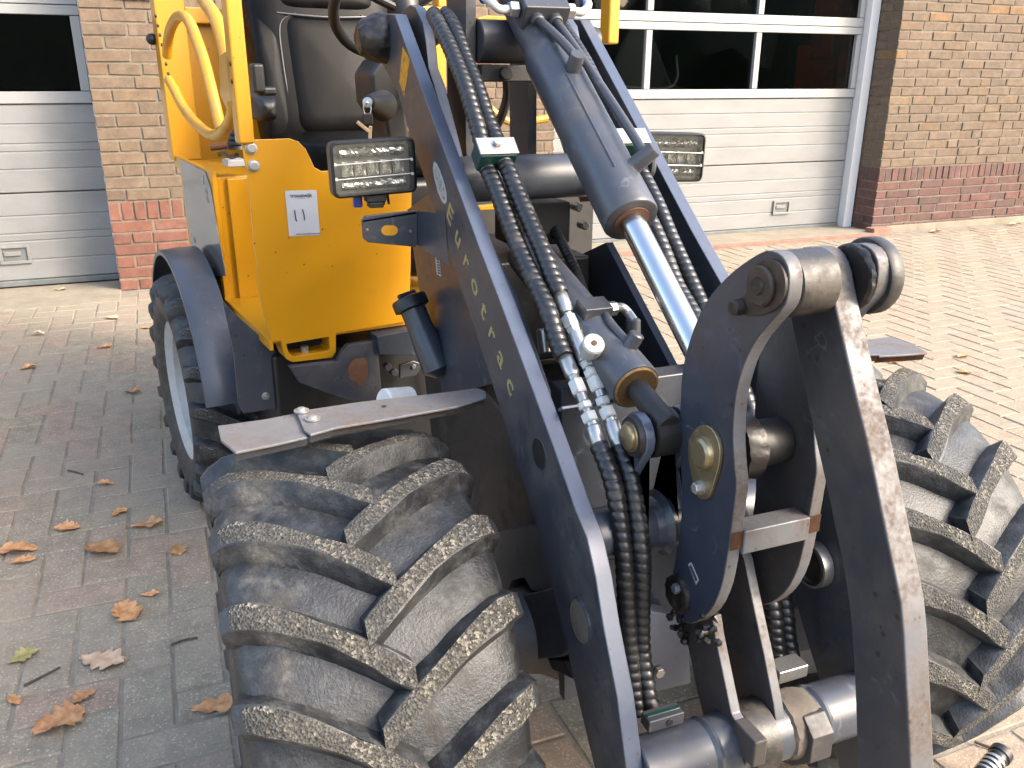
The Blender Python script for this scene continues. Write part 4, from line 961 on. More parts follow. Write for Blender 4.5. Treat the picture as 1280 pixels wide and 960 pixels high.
# --- lamps ---------------------------------------------------------
def lamp(mirror):
    Y0 = 1.52
    def q(x, y, dy=0):
        p = PY(x, y, Y0); p = Vector((p.x, p.y+dy, p.z))
        if mirror: p.x = 2*LC-p.x
        return p
    cs = [(411, 178), (518, 171), (522, 240), (417, 249)]
    def rr(cs, rad, dy, n=5):
        P = [q(*c) for c in cs]; out = []
        for i in range(4):
            a, b, c = P[i-1], P[i], P[(i+1) % 4]
            u, v = (a-b).normalized()*rad, (c-b).normalized()*rad
            for k in range(n+1):
                t = k/n; out.append((b+u)*(1-t)**2+b*2*t*(1-t)+(b+v)*t*t+YV*dy)
        return out
    def inset(k): 
        mx = sum(c[0] for c in cs)/4; my = sum(c[1] for c in cs)/4
        return [(mx+(c[0]-mx)*k, my+(c[1]-my)*k) for c in cs]
    lab = 'clear work lamp'
    bm = B(); A = rr(cs, .014, 0); A2 = rr(inset(.93), .010, -.004); Bk = rr(cs, .014, .030); Ck = rr(inset(.8), .012, .055)
    A3 = rr(inset(.90), .010, .012)
    loops = [[bm.verts.new(p) for p in l] for l in (A3, A2, A, Bk, Ck)]
    n = len(loops[0])
    for a, b in zip(loops, loops[1:]):
        for i in range(n): bm.faces.new((a[i], a[(i+1) % n], b[(i+1) % n], b[i]))
    bm.faces.new(loops[-1]); hs = obj('work_lamp', bm, 'black', LD, ang=30)
    bm = B(); f = bm.faces.new([bm.verts.new(p) for p in rr(inset(.90), .010, .016)]); obj('lamp_backing', bm, 'lamp_grey', hs, smooth=False)
    w = cs
    def uv(u, v, dy):
        a = Vector(w[0]).lerp(Vector(w[1]), u); b = Vector(w[3]).lerp(Vector(w[2]), u); c = a.lerp(b, v); return q(c[0], c[1], dy)
    for v0, v1 in ((.13, .30), (.72, .88)):
        bm = B(); NX, NY = 30, 5
        g = [[bm.verts.new(uv(.12+.76*i/NX, v0+(v1-v0)*j/NY, .010-.006*math.sin(math.pi*j/NY)+random.uniform(-.0012, .0012))) for i in range(NX+1)] for j in range(NY+1)]
        for j in range(NY):
            for i in range(NX): bm.faces.new((g[j][i], g[j][i+1], g[j+1][i+1], g[j+1][i]))
        obj('light_strip', bm, 'reflector', hs, smooth=False)
    for k in range(5):
        u0 = .13+k*.15; bm = B()
        v = [bm.verts.new(uv(*t)) for t in ((u0, .37, .003), (u0+.13, .37, .003), (u0+.13, .63, .003), (u0, .63, .003), (u0+.05, .46, .014), (u0+.10, .46, .014), (u0+.10, .56, .014), (u0+.05, .56, .014))]
        for i in range(4): bm.faces.new((v[i], v[(i+1) % 4], v[4+(i+1) % 4], v[4+i]))
        bm.faces.new(v[4:]); obj('reflector_cup', bm, 'reflector', hs, smooth=False)
    for v_ in (.40, .66):
        bm = B(); b_tube(bm, [uv(.04, v_+.01, -.002), uv(.5, v_, -.0022), uv(.96, v_-.01, -.002)], .0009, 6); obj('guard_wire', bm, 'zinc_white', hs)
        for u_ in (.05, .95):
            c = uv(u_, v_, -.003); part_cyl('wire_clip', c, c+YV*.003, .0028, 'zinc_white', hs, 8, .0003)
    bm = B(); bm.faces.new([bm.verts.new(p) for p in rr(inset(.915), .010, -.0015)]); obj('lens', bm, 'lens', hs, smooth=False)
    bm = B(); c = uv(.52, 1.06, .02); b_box(bm, c, .035, .03, .014); b_box(bm, c+ZV*-.012, .026, .026, .010); obj('lamp_foot', bm, 'black', hs, bevel=.002)
    bm = B(); b_box(bm, uv(.33, 1.10, .035), .016, .012, .026); obj('lamp_connector', bm, 'blue', hs, bevel=.003)
    for u_ in (.66, .72):
        bm = B(); b_tube(bm, spline([uv(u_, .98, .045), uv(u_, 1.1, .05), uv(u_+.01, 1.25, .05)], 8), .0025, 8); obj('lamp_cable', bm, 'black', hs)
    # bracket
    def bp(x, y, yy=1.50):
        p = PY(x, y, yy)
        if mirror: p.x = 2*LC-p.x
        return p
    bm = B(); loop = [bp(*c) for c in ((452, 276), (456, 270), (519, 263), (522, 266), (522, 306), (519, 309), (460, 303), (454, 298))]
    b_prism(bm, loop, (0, .006, 0)); bb = obj('lamp_bracket', bm, 'navy', LD, bevel=.0015)
    bm = B(); b_prism(bm, [bp(452, 275), bp(522, 264), bp(522, 264, 1.55), bp(452, 275, 1.55)], (0, 0, -.005)); obj('bracket_flange', bm, 'navy', bb, bevel=.001)
    e = [bp(522, 264), bp(522, 307)]; tx = (XA-.001) if not mirror else (XB+TA+.001)
    bm = B(); r1 = Vector((tx, 1.42, e[0].z+.005)); r2 = Vector((tx, 1.40, e[1].z-.02))
    b_prism(bm, [e[0], e[1], r2, r1], (0, .006, 0)); obj('bracket_arm', bm, 'navy', bb, bevel=.001)
    bm = B()
    if not mirror or True:
        o1 = [bp(487+7.5*math.cos(R(a))+(3 if math.cos(R(a)) > 0 else -3), 288+6.5*math.sin(R(a)), 1.4995) for a in range(0, 360, 24)]
        b_prism(bm, o1, (0, .0004, 0)); obj('bracket_slot', bm, 'yellow', bb, smooth=False)
    for cx_, cy_ in ((459, 287), (513, 289)):
        c = bp(cx_, cy_, 1.4995); part_cyl('bracket_hole', c-YV*.0005, c+YV*.001, .0028, 'gold', bb, 8, .0002)
    return hs
lamp(False); lamp(True)

# --- mudguard bars above the front tyres ---------------------------
def guard(mirror):
    mp = (lambda p: Vector((2*LC-p.x, p.y, p.z))) if mirror else (lambda p: p)
    def strip(name, px, z, lip):
        top = [mp(PZ(x, y, z)) for x, y in px]
        bm = B(); b_prism(bm, top, (0, 0, -.004)); o = obj(name, bm, 'bar', LD, bevel=.0012); return o
    a = strip('mudguard_bar', [(272, 532), (330, 524), (376, 515), (384, 546), (340, 556), (294, 565), (276, 550)], .778, 0)
    b = strip('mudguard_bar', [(370, 514), (450, 502), (540, 492), (596, 485), (607, 489), (608, 496), (570, 508), (480, 524), (420, 534), (388, 543), (380, 538)], .783, 0)
    # lips bent down along the viewer's side
    for o, px, z in ((a, [(294, 565), (340, 556), (384, 546)], .776), (b, [(388, 543), (420, 534), (480, 524), (570, 508), (606, 497)], .781)):
        pts = [mp(PZ(x, y, z)) for x, y in px]
        bm = B(); up_ = [bm.verts.new(p) for p in pts]; dn = [bm.verts.new(p+Vector((0, .004, -.014))) for p in pts]
        for i in range(len(pts)-1): bm.faces.new((up_[i], up_[i+1], dn[i+1], dn[i]))
        bmesh.ops.solidify(bm, geom=bm.faces[:], thickness=.003); obj('guard_lip', bm, 'rust' if mirror else 'lit_edge_muddy', o, bevel=.0008)
    for cx_, cy_ in ((391, 524), (377, 514)):
        c = mp(PZ(cx_, cy_, .784)); bm = B(); b_lathe(bm, c, ZV, [(0, .011), (.002, .011), (.002, .007), (.005, .006), (.006, .003)], 16); obj('guard_bolt', bm, 'bolt', b)
    c = mp(PZ(480, 508, .7835)); part_cyl('guard_hole', c, c+ZV*.0006, .0035, 'dark', b, 10, .0001)
    return b
guard(False); guard(True)

# --- rear body -----------------------------------------------------
RD = (RU, RV, ZV)
def rbox(bm, x0, x1, y0, y1, z0, z1): return b_box(bm, RL((x0+x1)/2, (y0+y1)/2, (z0+z1)/2), x1-x0, y1-y0, z1-z0, RD)
PANEL = [(302, 175), (340, 174), (362, 173), (373, 177), (382, 186), (388, 198), (393, 209), (402, 214), (515, 207), (514, 300), (513, 354), (510, 402), (420, 417), (340, 428), (324, 368), (311, 232)]
fp = plate('front_panel', 0.0, 0, PANEL, LD, 'yellow', 'yellow', fn=RY, ext=RV*.008, bevel=.0015)
bm = B(); rbox(bm, -.02, .46, .03, .06, .62, 1.02); obj('bulkhead', bm, 'dark', LD, bevel=.004)
for cx_, cy_ in ((314, 185), (317, 207)):
    c = RY(cx_, cy_, 0)
    bm = B(); b_lathe(bm, c, -RV, [(0, .0135), (.002, .0135), (.002, .0105), (.008, .0105), (.0095, .008)], 14); obj('panel_bolt', bm, 'bolt', fp, ang=30)
# floor plate, side box, hood
bm = B(); rbox(bm, -.462, .46, .012, .46, .652, .662); obj('floor_plate', bm, 'yellow', LD, bevel=.001)
bm = B(); rbox(bm, -.464, -.456, .0, .46, .640, .664); obj('floor_edge', bm, 'yellow', LD, bevel=.001)
bm = B(); rbox(bm, -.452, -.10, .46, .97, .60, .99); sb = obj('side_box', bm, 'yellow', LD, bevel=.006)
bm = B(); rbox(bm, -.463, -.449, .452, .484, .60, 1.005); rbox(bm, -.463, -.449, .484, .985, .968, 1.005); obj('box_frame', bm, 'yellow', sb, bevel=.003)
bm = B(); rbox(bm, -.425, -.25, .446, .462, .66, .985); obj('box_front', bm, 'yellow', sb, bevel=.004)
dec = [(225, 199), (240, 206), (256, 215), (262, 232), (270, 280), (282, 345), (262, 345), (243, 330), (235, 280)]
bm = B(); b_prism(bm, [RX(x, y, -.4660) for x, y in dec], RU*.002); dg_ = obj('grey_side_sheet', bm, 'decal_grey', sb, smooth=False)
vup = ZV
for txt, cx_, cy_, h_, up_, xd_ in (('T', 252.5, 224, .030, RV, -ZV), ('09', 257.5, 244, .030, RV, -ZV), ('2', 243, 300, .03, RV, -ZV)):
    text_obj('side_print', txt, RX(cx_, cy_, -.4668), xd_, RV*-1, h_, 'decal_white', dg_, bold=.01)
# hood and back frame
bm = B(); b_prism(bm, [RL(x_, y_, .60) for x_, y_ in ((-.44, 1.03), (.44, 1.03), (.29, 1.75), (-.29, 1.75))], ZV*.80); obj('engine_hood', bm, 'yellow', LD, bevel=.02)
bm = B(); rbox(bm, -.470, -.385, .96, 1.028, .99, 1.46); bf = obj('back_frame', bm, 'yellow', LD, bevel=.004)
bm = B(); rbox(bm, -.385, .44, .965, 1.02, 1.385, 1.43); obj('frame_rail', bm, 'yellow', bf, bevel=.004)
bm = B(); rbox(bm, .385, .47, .96, 1.028, .99, 1.46); obj('back_frame', bm, 'yellow', LD, bevel=.004)
bm = B(); rbox(bm, -.40, .40, 1.010, 1.026, .98, 1.39); obj('back_panel', bm, 'yellow', bf, bevel=.002)
c = RX(190, 49, -.478); bm = B(); bmesh.ops.create_uvsphere(bm, u_segments=16, v_segments=10, radius=.017, matrix=Matrix.Translation(c)); obj('latch_knob', bm, 'black', bf)
for k in range(7):
    c = RX(196+k*2.6, 20+k*12, -.472); part_cyl('hinge_stud', c-RU*.006, c, .005, 'dark', bf, 8, .001)
# posts
for sx in (-1, 1):
    xc = sx*.4735
    bm = B(); rbox(bm, xc-.0165, xc+.0165, -.012, .030, 1.105 if sx < 0 else 1.32, 2.15); obj('front_post', bm, 'yellow', LD, bevel=.005)
    bm = B(); rbox(bm, xc-.021, xc+.021, .975, 1.022, 1.46, 2.15); obj('rear_post', bm, 'yellow', LD, bevel=.005)
for a_ in ((-.49, .49, -.012, .030), (-.49, .49, .975, 1.022), (-.49, -.457, .03, .975), (.457, .49, .03, .975)):  # unseen top, kept to open bars so more light gets past
    bm = B(); rbox(bm, *a_, 2.15, 2.19); obj('roof_bar', bm, 'yellow', LD, bevel=.005)
# hand rails of the side gate
def rail(pxs, x, r=.0135, n=40, nm='hand_rail'):
    bm = B(); b_tube(bm, spline([RX(a, b, x) for a, b in pxs], n), r, 14); return obj(nm, bm, 'yellow_tube', LD)
rail([(209, 70), (210, 52), (214, 34), (221, 22), (229, 20), (237, 28), (246, 50), (256, 80), (265, 115), (272, 145), (277, 162)], -.482)
rail([(211, 100), (218, 112), (228, 132), (241, 150), (255, 163), (266, 169), (277, 166), (286, 155), (291, 142), (292, 130)], -.482)
rail([(246, -14), (256, 2), (267, 18), (274, 34), (279, 52), (283, 72), (284, 90)], -.475, .0155)
bm = B(); b_prism(bm, [RX(x, y, -.49) for x, y in ((273, 70), (281, 64), (286, 72), (291, 136), (283, 138), (275, 120))], RU*.03); obj('rail_bracket', bm, 'yellow', LD, bevel=.004)
for cx_, cy_ in ((289, 102), (287, 80)):
    c = RX(cx_, cy_, -.492); part_cyl('bracket_bolt', c, c+RU*.004, .005, 'dark', LD, 8, .001)
# tow bracket under the panel
def rq(px, y): return [RY(a, b, y) for a, b in px]
tb = B()
outer = [(351, 426), (420, 415), (420, 440), (416, 447), (366, 453), (358, 449), (354, 440)]
inner = [(358, 430), (411, 421), (412, 436), (408, 440), (366, 446), (362, 441)]
for i in range(len(outer)-1):
    pass
o3, i3 = rq(outer, .0), rq([(358, 430), (411, 421), (412, 436), (409, 439), (368, 446), (363, 444), (360, 438)], .0)
vo_ = [tb.verts.new(p) for p in o3]; vi_ = [tb.verts.new(p) for p in i3]; vob = [tb.verts.new(p+RV*.06) for p in o3]; vib = [tb.verts.new(p+RV*.06) for p in i3]
n = len(o3)
for i in range(n):
    j = (i+1) % n
    tb.faces.new((vo_[i], vo_[j], vi_[j], vi_[i])); tb.faces.new((vo_[i], vob[i], vob[j], vo_[j])); tb.faces.new((vi_[i], vi_[j], vib[j], vib[i])); tb.faces.new((vob[i], vib[i], vib[j], vob[j]))
tow = obj('mount_bracket', tb, 'yellow', LD, bevel=.0015)
c = RY(381, 441, .03); bm = B(); b_lathe(bm, c, ZV, [(0, .013), (.004, .013), (.004, .010), (.016, .010), (.018, .007)], 12); obj('mount_bolt', bm, 'bolt', tow, ang=30)
bm = B(); b_prism(bm, [RY(x, y, .07) for x, y in ((356, 428), (415, 418), (415, 442), (358, 449))], RV*.004); obj('bracket_back', bm, 'dark', tow)
# under-body: fender wall, articulation bracket, dark interior
bm = B(); rbox(bm, -.44, .44, .08, 1.6, .28, .60); obj('rear_chassis', bm, 'dark', LD, bevel=.01)
plate('fender_wall', .10, 0, [(278, 375), (289, 388), (318, 414), (340, 434), (352, 448), (430, 436), (470, 470), (420, 500), (304, 517), (298, 505), (292, 440)], LD, 'fender', 'fender', fn=RY, ext=RV*.006, bevel=.0015)
c = RY(332, 495, .10); bm = B(); b_lathe(bm, c, -RV, [(0, .010), (.002, .010), (.003, .0065), (.007, .006), (.008, .003)], 16); obj('fender_bolt', bm, 'bolt', LD)
plate('joint_bracket', -.02, 0, [(362, 459), (422, 452), (428, 440), (435, 432), (471, 426), (473, 440), (478, 500), (440, 502), (424, 497), (375, 479)], LD, 'navy_dusty', 'navy_dusty', fn=RY, ext=RV*.02, bevel=.002)
jb = bpy.data.objects['joint_bracket']
bm = B(); b_prism(bm, smooth_loop([RY(x, y, -.0206) for x, y in ((437, 452), (449, 447), (460, 449), (460, 468), (455, 480), (450, 486), (447, 478), (438, 476), (434, 466))], 2), RV*.0005); obj('rust_patch', bm, 'rust', jb, smooth=False)
bm = B(); b_prism(bm, [RY(x, y, -.03) for x, y in ((471, 421), (516, 412), (535, 435), (536, 446), (475, 443))], RV*.05); obj('joint_bracket', bm, 'navy', LD, bevel=.002)
bm = B(); b_prism(bm, [RY(x, y, .02) for x, y in ((500, 456), (517, 451), (529, 455), (520, 470), (500, 473))], RV*.01); va = obj('lock_valve', bm, 'pipe', LD, bevel=.003)
c = RY(517, 458, .018); part_cyl('valve_stud', c-RV*.004, c, .006, 'zinc', va, 10, .001)
for cx_, cy_ in ((484, 458), (492, 465)):
    c = RY(cx_, cy_, .02); part_cyl('pipe_nut', c-RV*.01, c+RV*.01, .010, 'pipe', LD, 8)
wh0, wh1 = PY(479, 503, 1.40), PY(512, 500, 1.42); bm = B(); b_lathe(bm, wh0, wh1-wh0, [(0, .012), (.0005, .022), (.004, .0245), ((wh1-wh0).length, .0245), ((wh1-wh0).length, .017), ((wh1-wh0).length-.02, .016)], 28); o = obj('white_hose', bm, 'white_hose', LD)
# filler pipe with black cap
f0, f1 = PX(515, 384, .46), PX(551, 470, .50)
fd = (f1-f0).normalized()
bm = B(); b_lathe(bm, f0, fd, [(0, .027), (.05, .027), (.06, .029), ((f1-f0).length*.9, .033), ((f1-f0).length, .012)], 26); fl = obj('filler_pipe', bm, 'navy', LD)
bm = B(); b_lathe(bm, f0-fd*.024, fd, [(0, .026), (.003, .036), (.008, .038), (.026, .038), (.029, .030)], 20); fc = obj('filler_cap', bm, 'black', fl, ang=30)
bm = B(); b_box(bm, f0-fd*.029, .014, .040, .010, (XV.cross(fd).normalized(), fd.cross(XV.cross(fd)).normalized(), fd)); obj('cap_grip', bm, 'black', fc, bevel=.003)
bm = B(); b_prism(bm, [RY(x, y, .035) for x, y in ((540, 450), (543, 452), (549, 486), (543, 487))], RV*.004); obj('hazard_strip', bm, 'yellow', LD)
# rear fender
def fender(sx):
    xo, xi = -.583, -.487
    bm = B(); cy, cz, rad = .62, .368, .405; rows = []
    for k in range(25):
        t = R(11+k*5.4)
        rows.append([bm.verts.new(RL(sx*x_, cy-r_*math.cos(t), cz+r_*math.sin(t))) for x_, r_ in ((xo, rad-.012), (xo, rad), (xo+.004, rad+.003), ((xo+xi)/2, rad+.006), (xi, rad+.006), (xi, rad-.02))])
    for a, b in zip(rows, rows[1:]):
        for i in range(5): bm.faces.new((a[i], a[i+1], b[i+1], b[i]))
    bmesh.ops.recalc_face_normals(bm, faces=bm.faces)
    bmesh.ops.solidify(bm, geom=bm.faces[:], thickness=.003)
    fe = obj('rear_fender', bm, 'fender', LD, ang=40)
    bm = B(); pts = [RL(sx*xi, cy-rad*math.cos(R(11+k*5.4)), cz+rad*math.sin(R(11+k*5.4))) for k in range(0, 25)]
    inner_ = [RL(sx*xi, .15, .36), ]
    poly = pts+[RL(sx*xi, 1.0, .5), RL(sx*xi, .30, .38)]
    b_prism(bm, poly, RU*(.004*sx*-1)); obj('fender_side', bm, 'fender', fe)
fender(1); fender(-1)

# --- driver's place ------------------------------------------------
def cushion(name, cx, cy, cz, sx, sy, sz, tilt, mat, parent, e=.35, bulge=0.0, nseg=28):
    """superellipsoid pad; local y is its thickness, tilted about the cross axis"""
    bm = B(); rows = []
    def sp(v, p): return math.copysign(abs(v)**p, v)
    for j in range(nseg//2+1):
        ph = -math.pi/2+math.pi*j/(nseg//2); row = []
        for i in range(nseg*2):
            th = 2*math.pi*i/(nseg*2)
            x = sp(math.cos(ph), e)*sp(math.cos(th), e*.8); z = sp(math.cos(ph), e)*sp(math.sin(th), e*.8); y = sp(math.sin(ph), .8)
            p = Vector((x*sx/2, y*sy/2*(1+bulge*(1-x*x))*(1), z*sz/2))
            q = Matrix.Rotation(tilt, 3, 'X') @ p
            row.append(bm.verts.new(RL(cx+q.x, cy+q.y, cz+q.z)))
        rows.append(row)
    for a, b in zip(rows, rows[1:]):
        m = len(a)
        for i in range(m): bm.faces.new((a[i], a[(i+1) % m], b[(i+1) % m], b[i]))
    bmesh.ops.remove_doubles(bm, verts=bm.verts, dist=.0005)
    return obj(name, bm, mat, parent, ang=70)
st_ = cushion('seat_backrest', -.02, .80, 1.30, .455, .15, .60, R(-14), 'leather', LD, .30)
cushion('back_pad', -.015, .755, 1.235, .30, .11, .36, R(-14), 'leather', st_, .26, .1)
cushion('head_pad', -.015, .82, 1.475, .33, .13, .15, R(-14), 'leather', st_, .4)
for s in (-1, 1):
    cushion('side_bolster', -.02+s*.185, .775, 1.22, .09, .14, .40, R(-14), 'leather', st_, .5)
    bm = B(); tp_ = [RL(-.015+s*.152, .690-.005, 1.07), RL(-.015+s*.155, .695, 1.16), RL(-.015+s*.158, .722, 1.28), RL(-.015+s*.150, .745, 1.38), RL(-.015+s*.10, .752, 1.412)]
    b_tube(bm, spline(tp_, 24), .0032, 8); obj('piping', bm, 'black', st_)
bm = B(); b_tube(bm, spline([RL(-.17, .752, 1.41), RL(-.10, .742, 1.405), RL(-.015, .738, 1.402), RL(.07, .742, 1.405), RL(.14, .752, 1.41)], 20), .003, 8); obj('piping', bm, 'pipe', st_)
cushion('seat_cushion', -.02, .56, 1.02, .47, .46, .13, 0, 'leather', LD, .4)
bm = B(); rbox(bm, -.20, .17, .30, .75, .70, .97); obj('seat_base', bm, 'black', LD, bevel=.02)
cushion('armrest', -.285, .62, 1.165, .07, .26, .075, R(6), 'black', LD, .6)
cushion('armrest', .255, .62, 1.165, .07, .26, .075, R(6), 'black', LD, .6)
c0 = RY(321, 98, .35); bm = B(); b_box(bm, c0, .03, .05, .07, RD); b_box(bm, c0+Vector((.02, 0, -.03)), .05, .03, .022, RD); obj('seat_handle', bm, 'black', LD, bevel=.008)
# levers on the left
lv = RY(298, 186, .30)
bm = B(); b_lathe(bm, lv, ZV, [(0, .028), (.008, .024), (.012, .027), (.02, .021), (.024, .024), (.032, .017), (.036, .02), (.046, .012), (.09, .008), (.10, .016), (.13, .018), (.14, .01)], 18); obj('lever_boot', bm, 'black', LD)
bm = B(); b_tube(bm, [RY(263, 184, .40), RY(300, 180, .38)], .009, 12); obj('lever_rod', bm, 'rust', LD)
bm = B(); b_box(bm, RX(293, 203, -.40), .05, .06, .018, RD); obj('rating_plate', bm, 'decal_white', LD, bevel=.003)
bm = B(); b_tube(bm, spline([RX(274, 193, -.42), RX(281, 191, -.42), RX(288, 196, -.42), RX(296, 194, -.42)], 12), .006, 8); obj('cable_clip', bm, 'grease', LD)
# steering column and wheel
bm = B(); b_prism(bm, [RY(x, y, .10) for x, y in ((463, 92), (478, 70), (500, 85), (508, 130), (516, 190), (520, 230), (486, 230), (484, 172), (480, 152), (466, 128))], RV*.12); cm = obj('steering_column', bm, 'black', LD, bevel=.012)
ig = RY(478, 132, .06); ig2 = RY(460, 128, -.02)
bm = B(); b_lathe(bm, ig2, ig-ig2, [(0, .010), (.004, .016), ((ig-ig2).length, .036)], 20); obj('ignition_housing', bm, 'black', cm)
bm = B(); b_lathe(bm, ig2, ig2-ig, [(0, .011), (.005, .011), (.006, .006)], 14); obj('ignition_lock', bm, 'zinc', cm)
wc = RY(503, 4, .20); wn = (RV*math.sin(R(43))+ZV*math.cos(R(43))).normalized()
_, wu, wv = frame_of(wn)
bm = B(); pth = [wc+(wu*math.cos(2*math.pi*k/48)+wv*math.sin(2*math.pi*k/48))*.172 for k in range(49)]
b_tube(bm, pth, .0135, 12, caps=False); sw = obj('steering_wheel', bm, 'black', LD)
for a_ in (200, 320, 80):
    e = wc+(wu*math.cos(R(a_))+wv*math.sin(R(a_)))*.168; bm = B(); b_tube(bm, [wc-wn*.03, wc.lerp(e, .5)-wn*.02, e], .011, 10); obj('spoke', bm, 'black', sw)
bm = B(); b_lathe(bm, wc-wn*.05, wn, [(0, .03), (.03, .045), (.045, .04), (.05, .02)], 24); obj('wheel_hub', bm, 'black', sw)
bm = B(); b_tube(bm, [wc-wn*.04, wc-wn*.30], .022, 14); obj('column_tube', bm, 'black', cm)
# yellow hood pieces seen through the tower
bm = B(); b_prism(bm, [PY(x, y, 2.15) for x, y in ((597, 22), (610, 19), (640, 21), (640, 30), (597, 30))], (0, .05, 0)); obj('dash_edge', bm, 'yellow', LD, bevel=.003)
bm = B(); b_tube(bm, spline([PY(x, y, 2.10) for x, y in ((604, 128), (615, 138), (626, 147), (640, 153), (656, 153), (672, 150), (684, 148))], 20), .010, 10); obj('hand_rail', bm, 'yellow_tube', LD)
bm = B(); b_prism(bm, [PY(x, y, 1.95) for x, y in ((669, 252), (678, 251), (681, 300), (673, 320), (660, 275))], (0, .02, 0)); obj('yellow_stay', bm, 'yellow', LD, bevel=.002)
bm = B(); b_prism(bm, [PY(x, y, 1.95) for x, y in ((598, 258), (625, 255), (629, 266), (625, 269), (620, 262), (600, 263))], (0, .02, 0)); obj('yellow_stay', bm, 'yellow', LD, bevel=.002)

# ================================================================== LOOSE THINGS
# lot sheet taped to the front panel
sh = [RY(x, y, -.0012) for x, y in ((356, 238.5), (395.5, 237.5), (400, 294), (361.5, 295.5))]
bm = B(); b_prism(bm, sh, RV*.0006); ps = tag(obj('paper_sheet', bm, 'paper', None, smooth=False), 'white paper lot sheet with handwritten 11 on the yellow panel', 'paper')
pu = (sh[1]-sh[0]).normalized(); pv_ = (sh[0]-sh[3]).normalized()
def pp(u, v): return sh[0].lerp(sh[1], u).lerp(sh[3].lerp(sh[2], u), v)-RV*.0008
text_obj('sheet_heading', 'troostwijk', pp(.50, .11), pu, pv_, .0085, 'ink', ps, bold=.01, thick=.0002)
text_obj('sheet_heading', 'auctions', pp(.50, .165), pu, pv_, .0035, 'ink_red', ps, thick=.0002)
text_obj('sheet_footer', 'www.troostwijkauctions.com', pp(.62, .955), pu, pv_, .0035, 'ink', ps, thick=.0002)
for u in ((.245, .42), (.27, .64), (.285, .665)), ((.50, .41), (.535, .53), (.54, .655)):
    bm = B(); b_tube(bm, spline([pp(*q_) for q_ in u], 10), .0013, 6); obj('pen_stroke', bm, 'ink', ps)
# keys
kr = thing('key_ring', 'ring of keys hanging from the ignition lock', 'keys', ig2+Vector((0, 0, -.05)))
k0 = ig2-(ig-ig2).normalized()*.008
bm = B(); b_tube(bm, [k0+(RU*math.cos(R(a_))*.009+ZV*(math.sin(R(a_))*.014-.014)) for a_ in range(0, 361, 30)], .0014, 6, caps=False); obj('ring', bm, 'zinc', kr)
bm = B(); b_box(bm, k0-ZV*.036, .024, .006, .026, RD); obj('key_head', bm, 'black', kr, bevel=.004)
for dx, dz, an in ((.004, -.068, .12), (-.012, -.052, -.9)):
    bm = B(); m3 = Matrix.Rotation(an, 3, RV); b_box(bm, k0+RU*dx+ZV*dz, .008, .0025, .034, (m3 @ RU, RV, m3 @ ZV)); obj('key_blade', bm, 'key', kr, bevel=.001)
# hose end lying in the right foreground
hp = [PZ(1225, 975, .05), PZ(1240, 955, .055), PZ(1249, 945, .06)]
d_ = (hp[2]-hp[0]).normalized(); L0 = .16
he = thing('hose_end', 'ribbed black hose end lying beside the right front tyre', 'hose', PZ(1225, 975, 0))
bm = B(); b_tube(bm, [hp[2]-d_*(L0*(1-i/60)) for i in range(61)], .018, 18, helix=(.011, .16, True)); obj('ribbed_hose', bm, 'hose', he)
bm = B(); b_lathe(bm, hp[2]-d_*.004, d_, [(0, .018), (.002, .020), (.016, .020), (.018, .017), (.018, .010), (.010, .009)], 22); obj('end_cap', bm, 'dark', he)
for k in range(4):
    bm = B(); b_lathe(bm, hp[2]-d_*(.024+k*.012), d_, [(0, .0190), (.003, .0196), (.006, .0190)], 20, caps=False); obj('steel_ring', bm, 'zinc', he)

# --- oak leaves on the paving --------------------------------------
def leaf_mesh(length, curl, mat, lobes=4, wid=.30, seed=0):
    rnd = random.Random(seed); bm = B(); n = 26; cols = 5; rows = []
    for i in range(n+1):
        s = i/n
        env = math.sin(math.pi*min(1, s*.93+.05))**.75*(.55+.55*s)
        lob = .50+.50*abs(math.cos(math.pi*lobes*s+.3))**.8
        w = wid*length*env*lob*(.9+.2*rnd.random())*(1-.9*max(0, s-.93)/.07 if s > .93 else 1)
        w = max(w, .0012); row = []
        for j in range(-cols, cols+1):
            t = j/cols; y = t*w
            z = curl*.55*abs(t)**1.5*w*(.4+.6*math.sin(s*4+seed*1.7+(1.2 if t > 0 else 0))**2)+.10*length*math.sin(s*3.1+seed)*abs(curl)*.6+.022*length*math.sin(8*s+4*t+seed)
            row.append(bm.verts.new((s*length-length/2, y, z)))
        rows.append(row)
    for a, b in zip(rows, rows[1:]):
        for i in range(cols*2): bm.faces.new((a[i], a[i+1], b[i+1], b[i]))
    mz = min(v.co.z for v in bm.verts)
    for v in bm.verts: v.co.z -= mz-.0006
    b_tube(bm, [Vector((-length/2, 0, .002-mz*.3)), Vector((-length*.64, .004, .004))], .0009, 5)
    me = bpy.data.meshes.new('oak_leaf'); bm.to_mesh(me); bm.free(); me.materials.append(M[mat]); me.shade_smooth(); return me
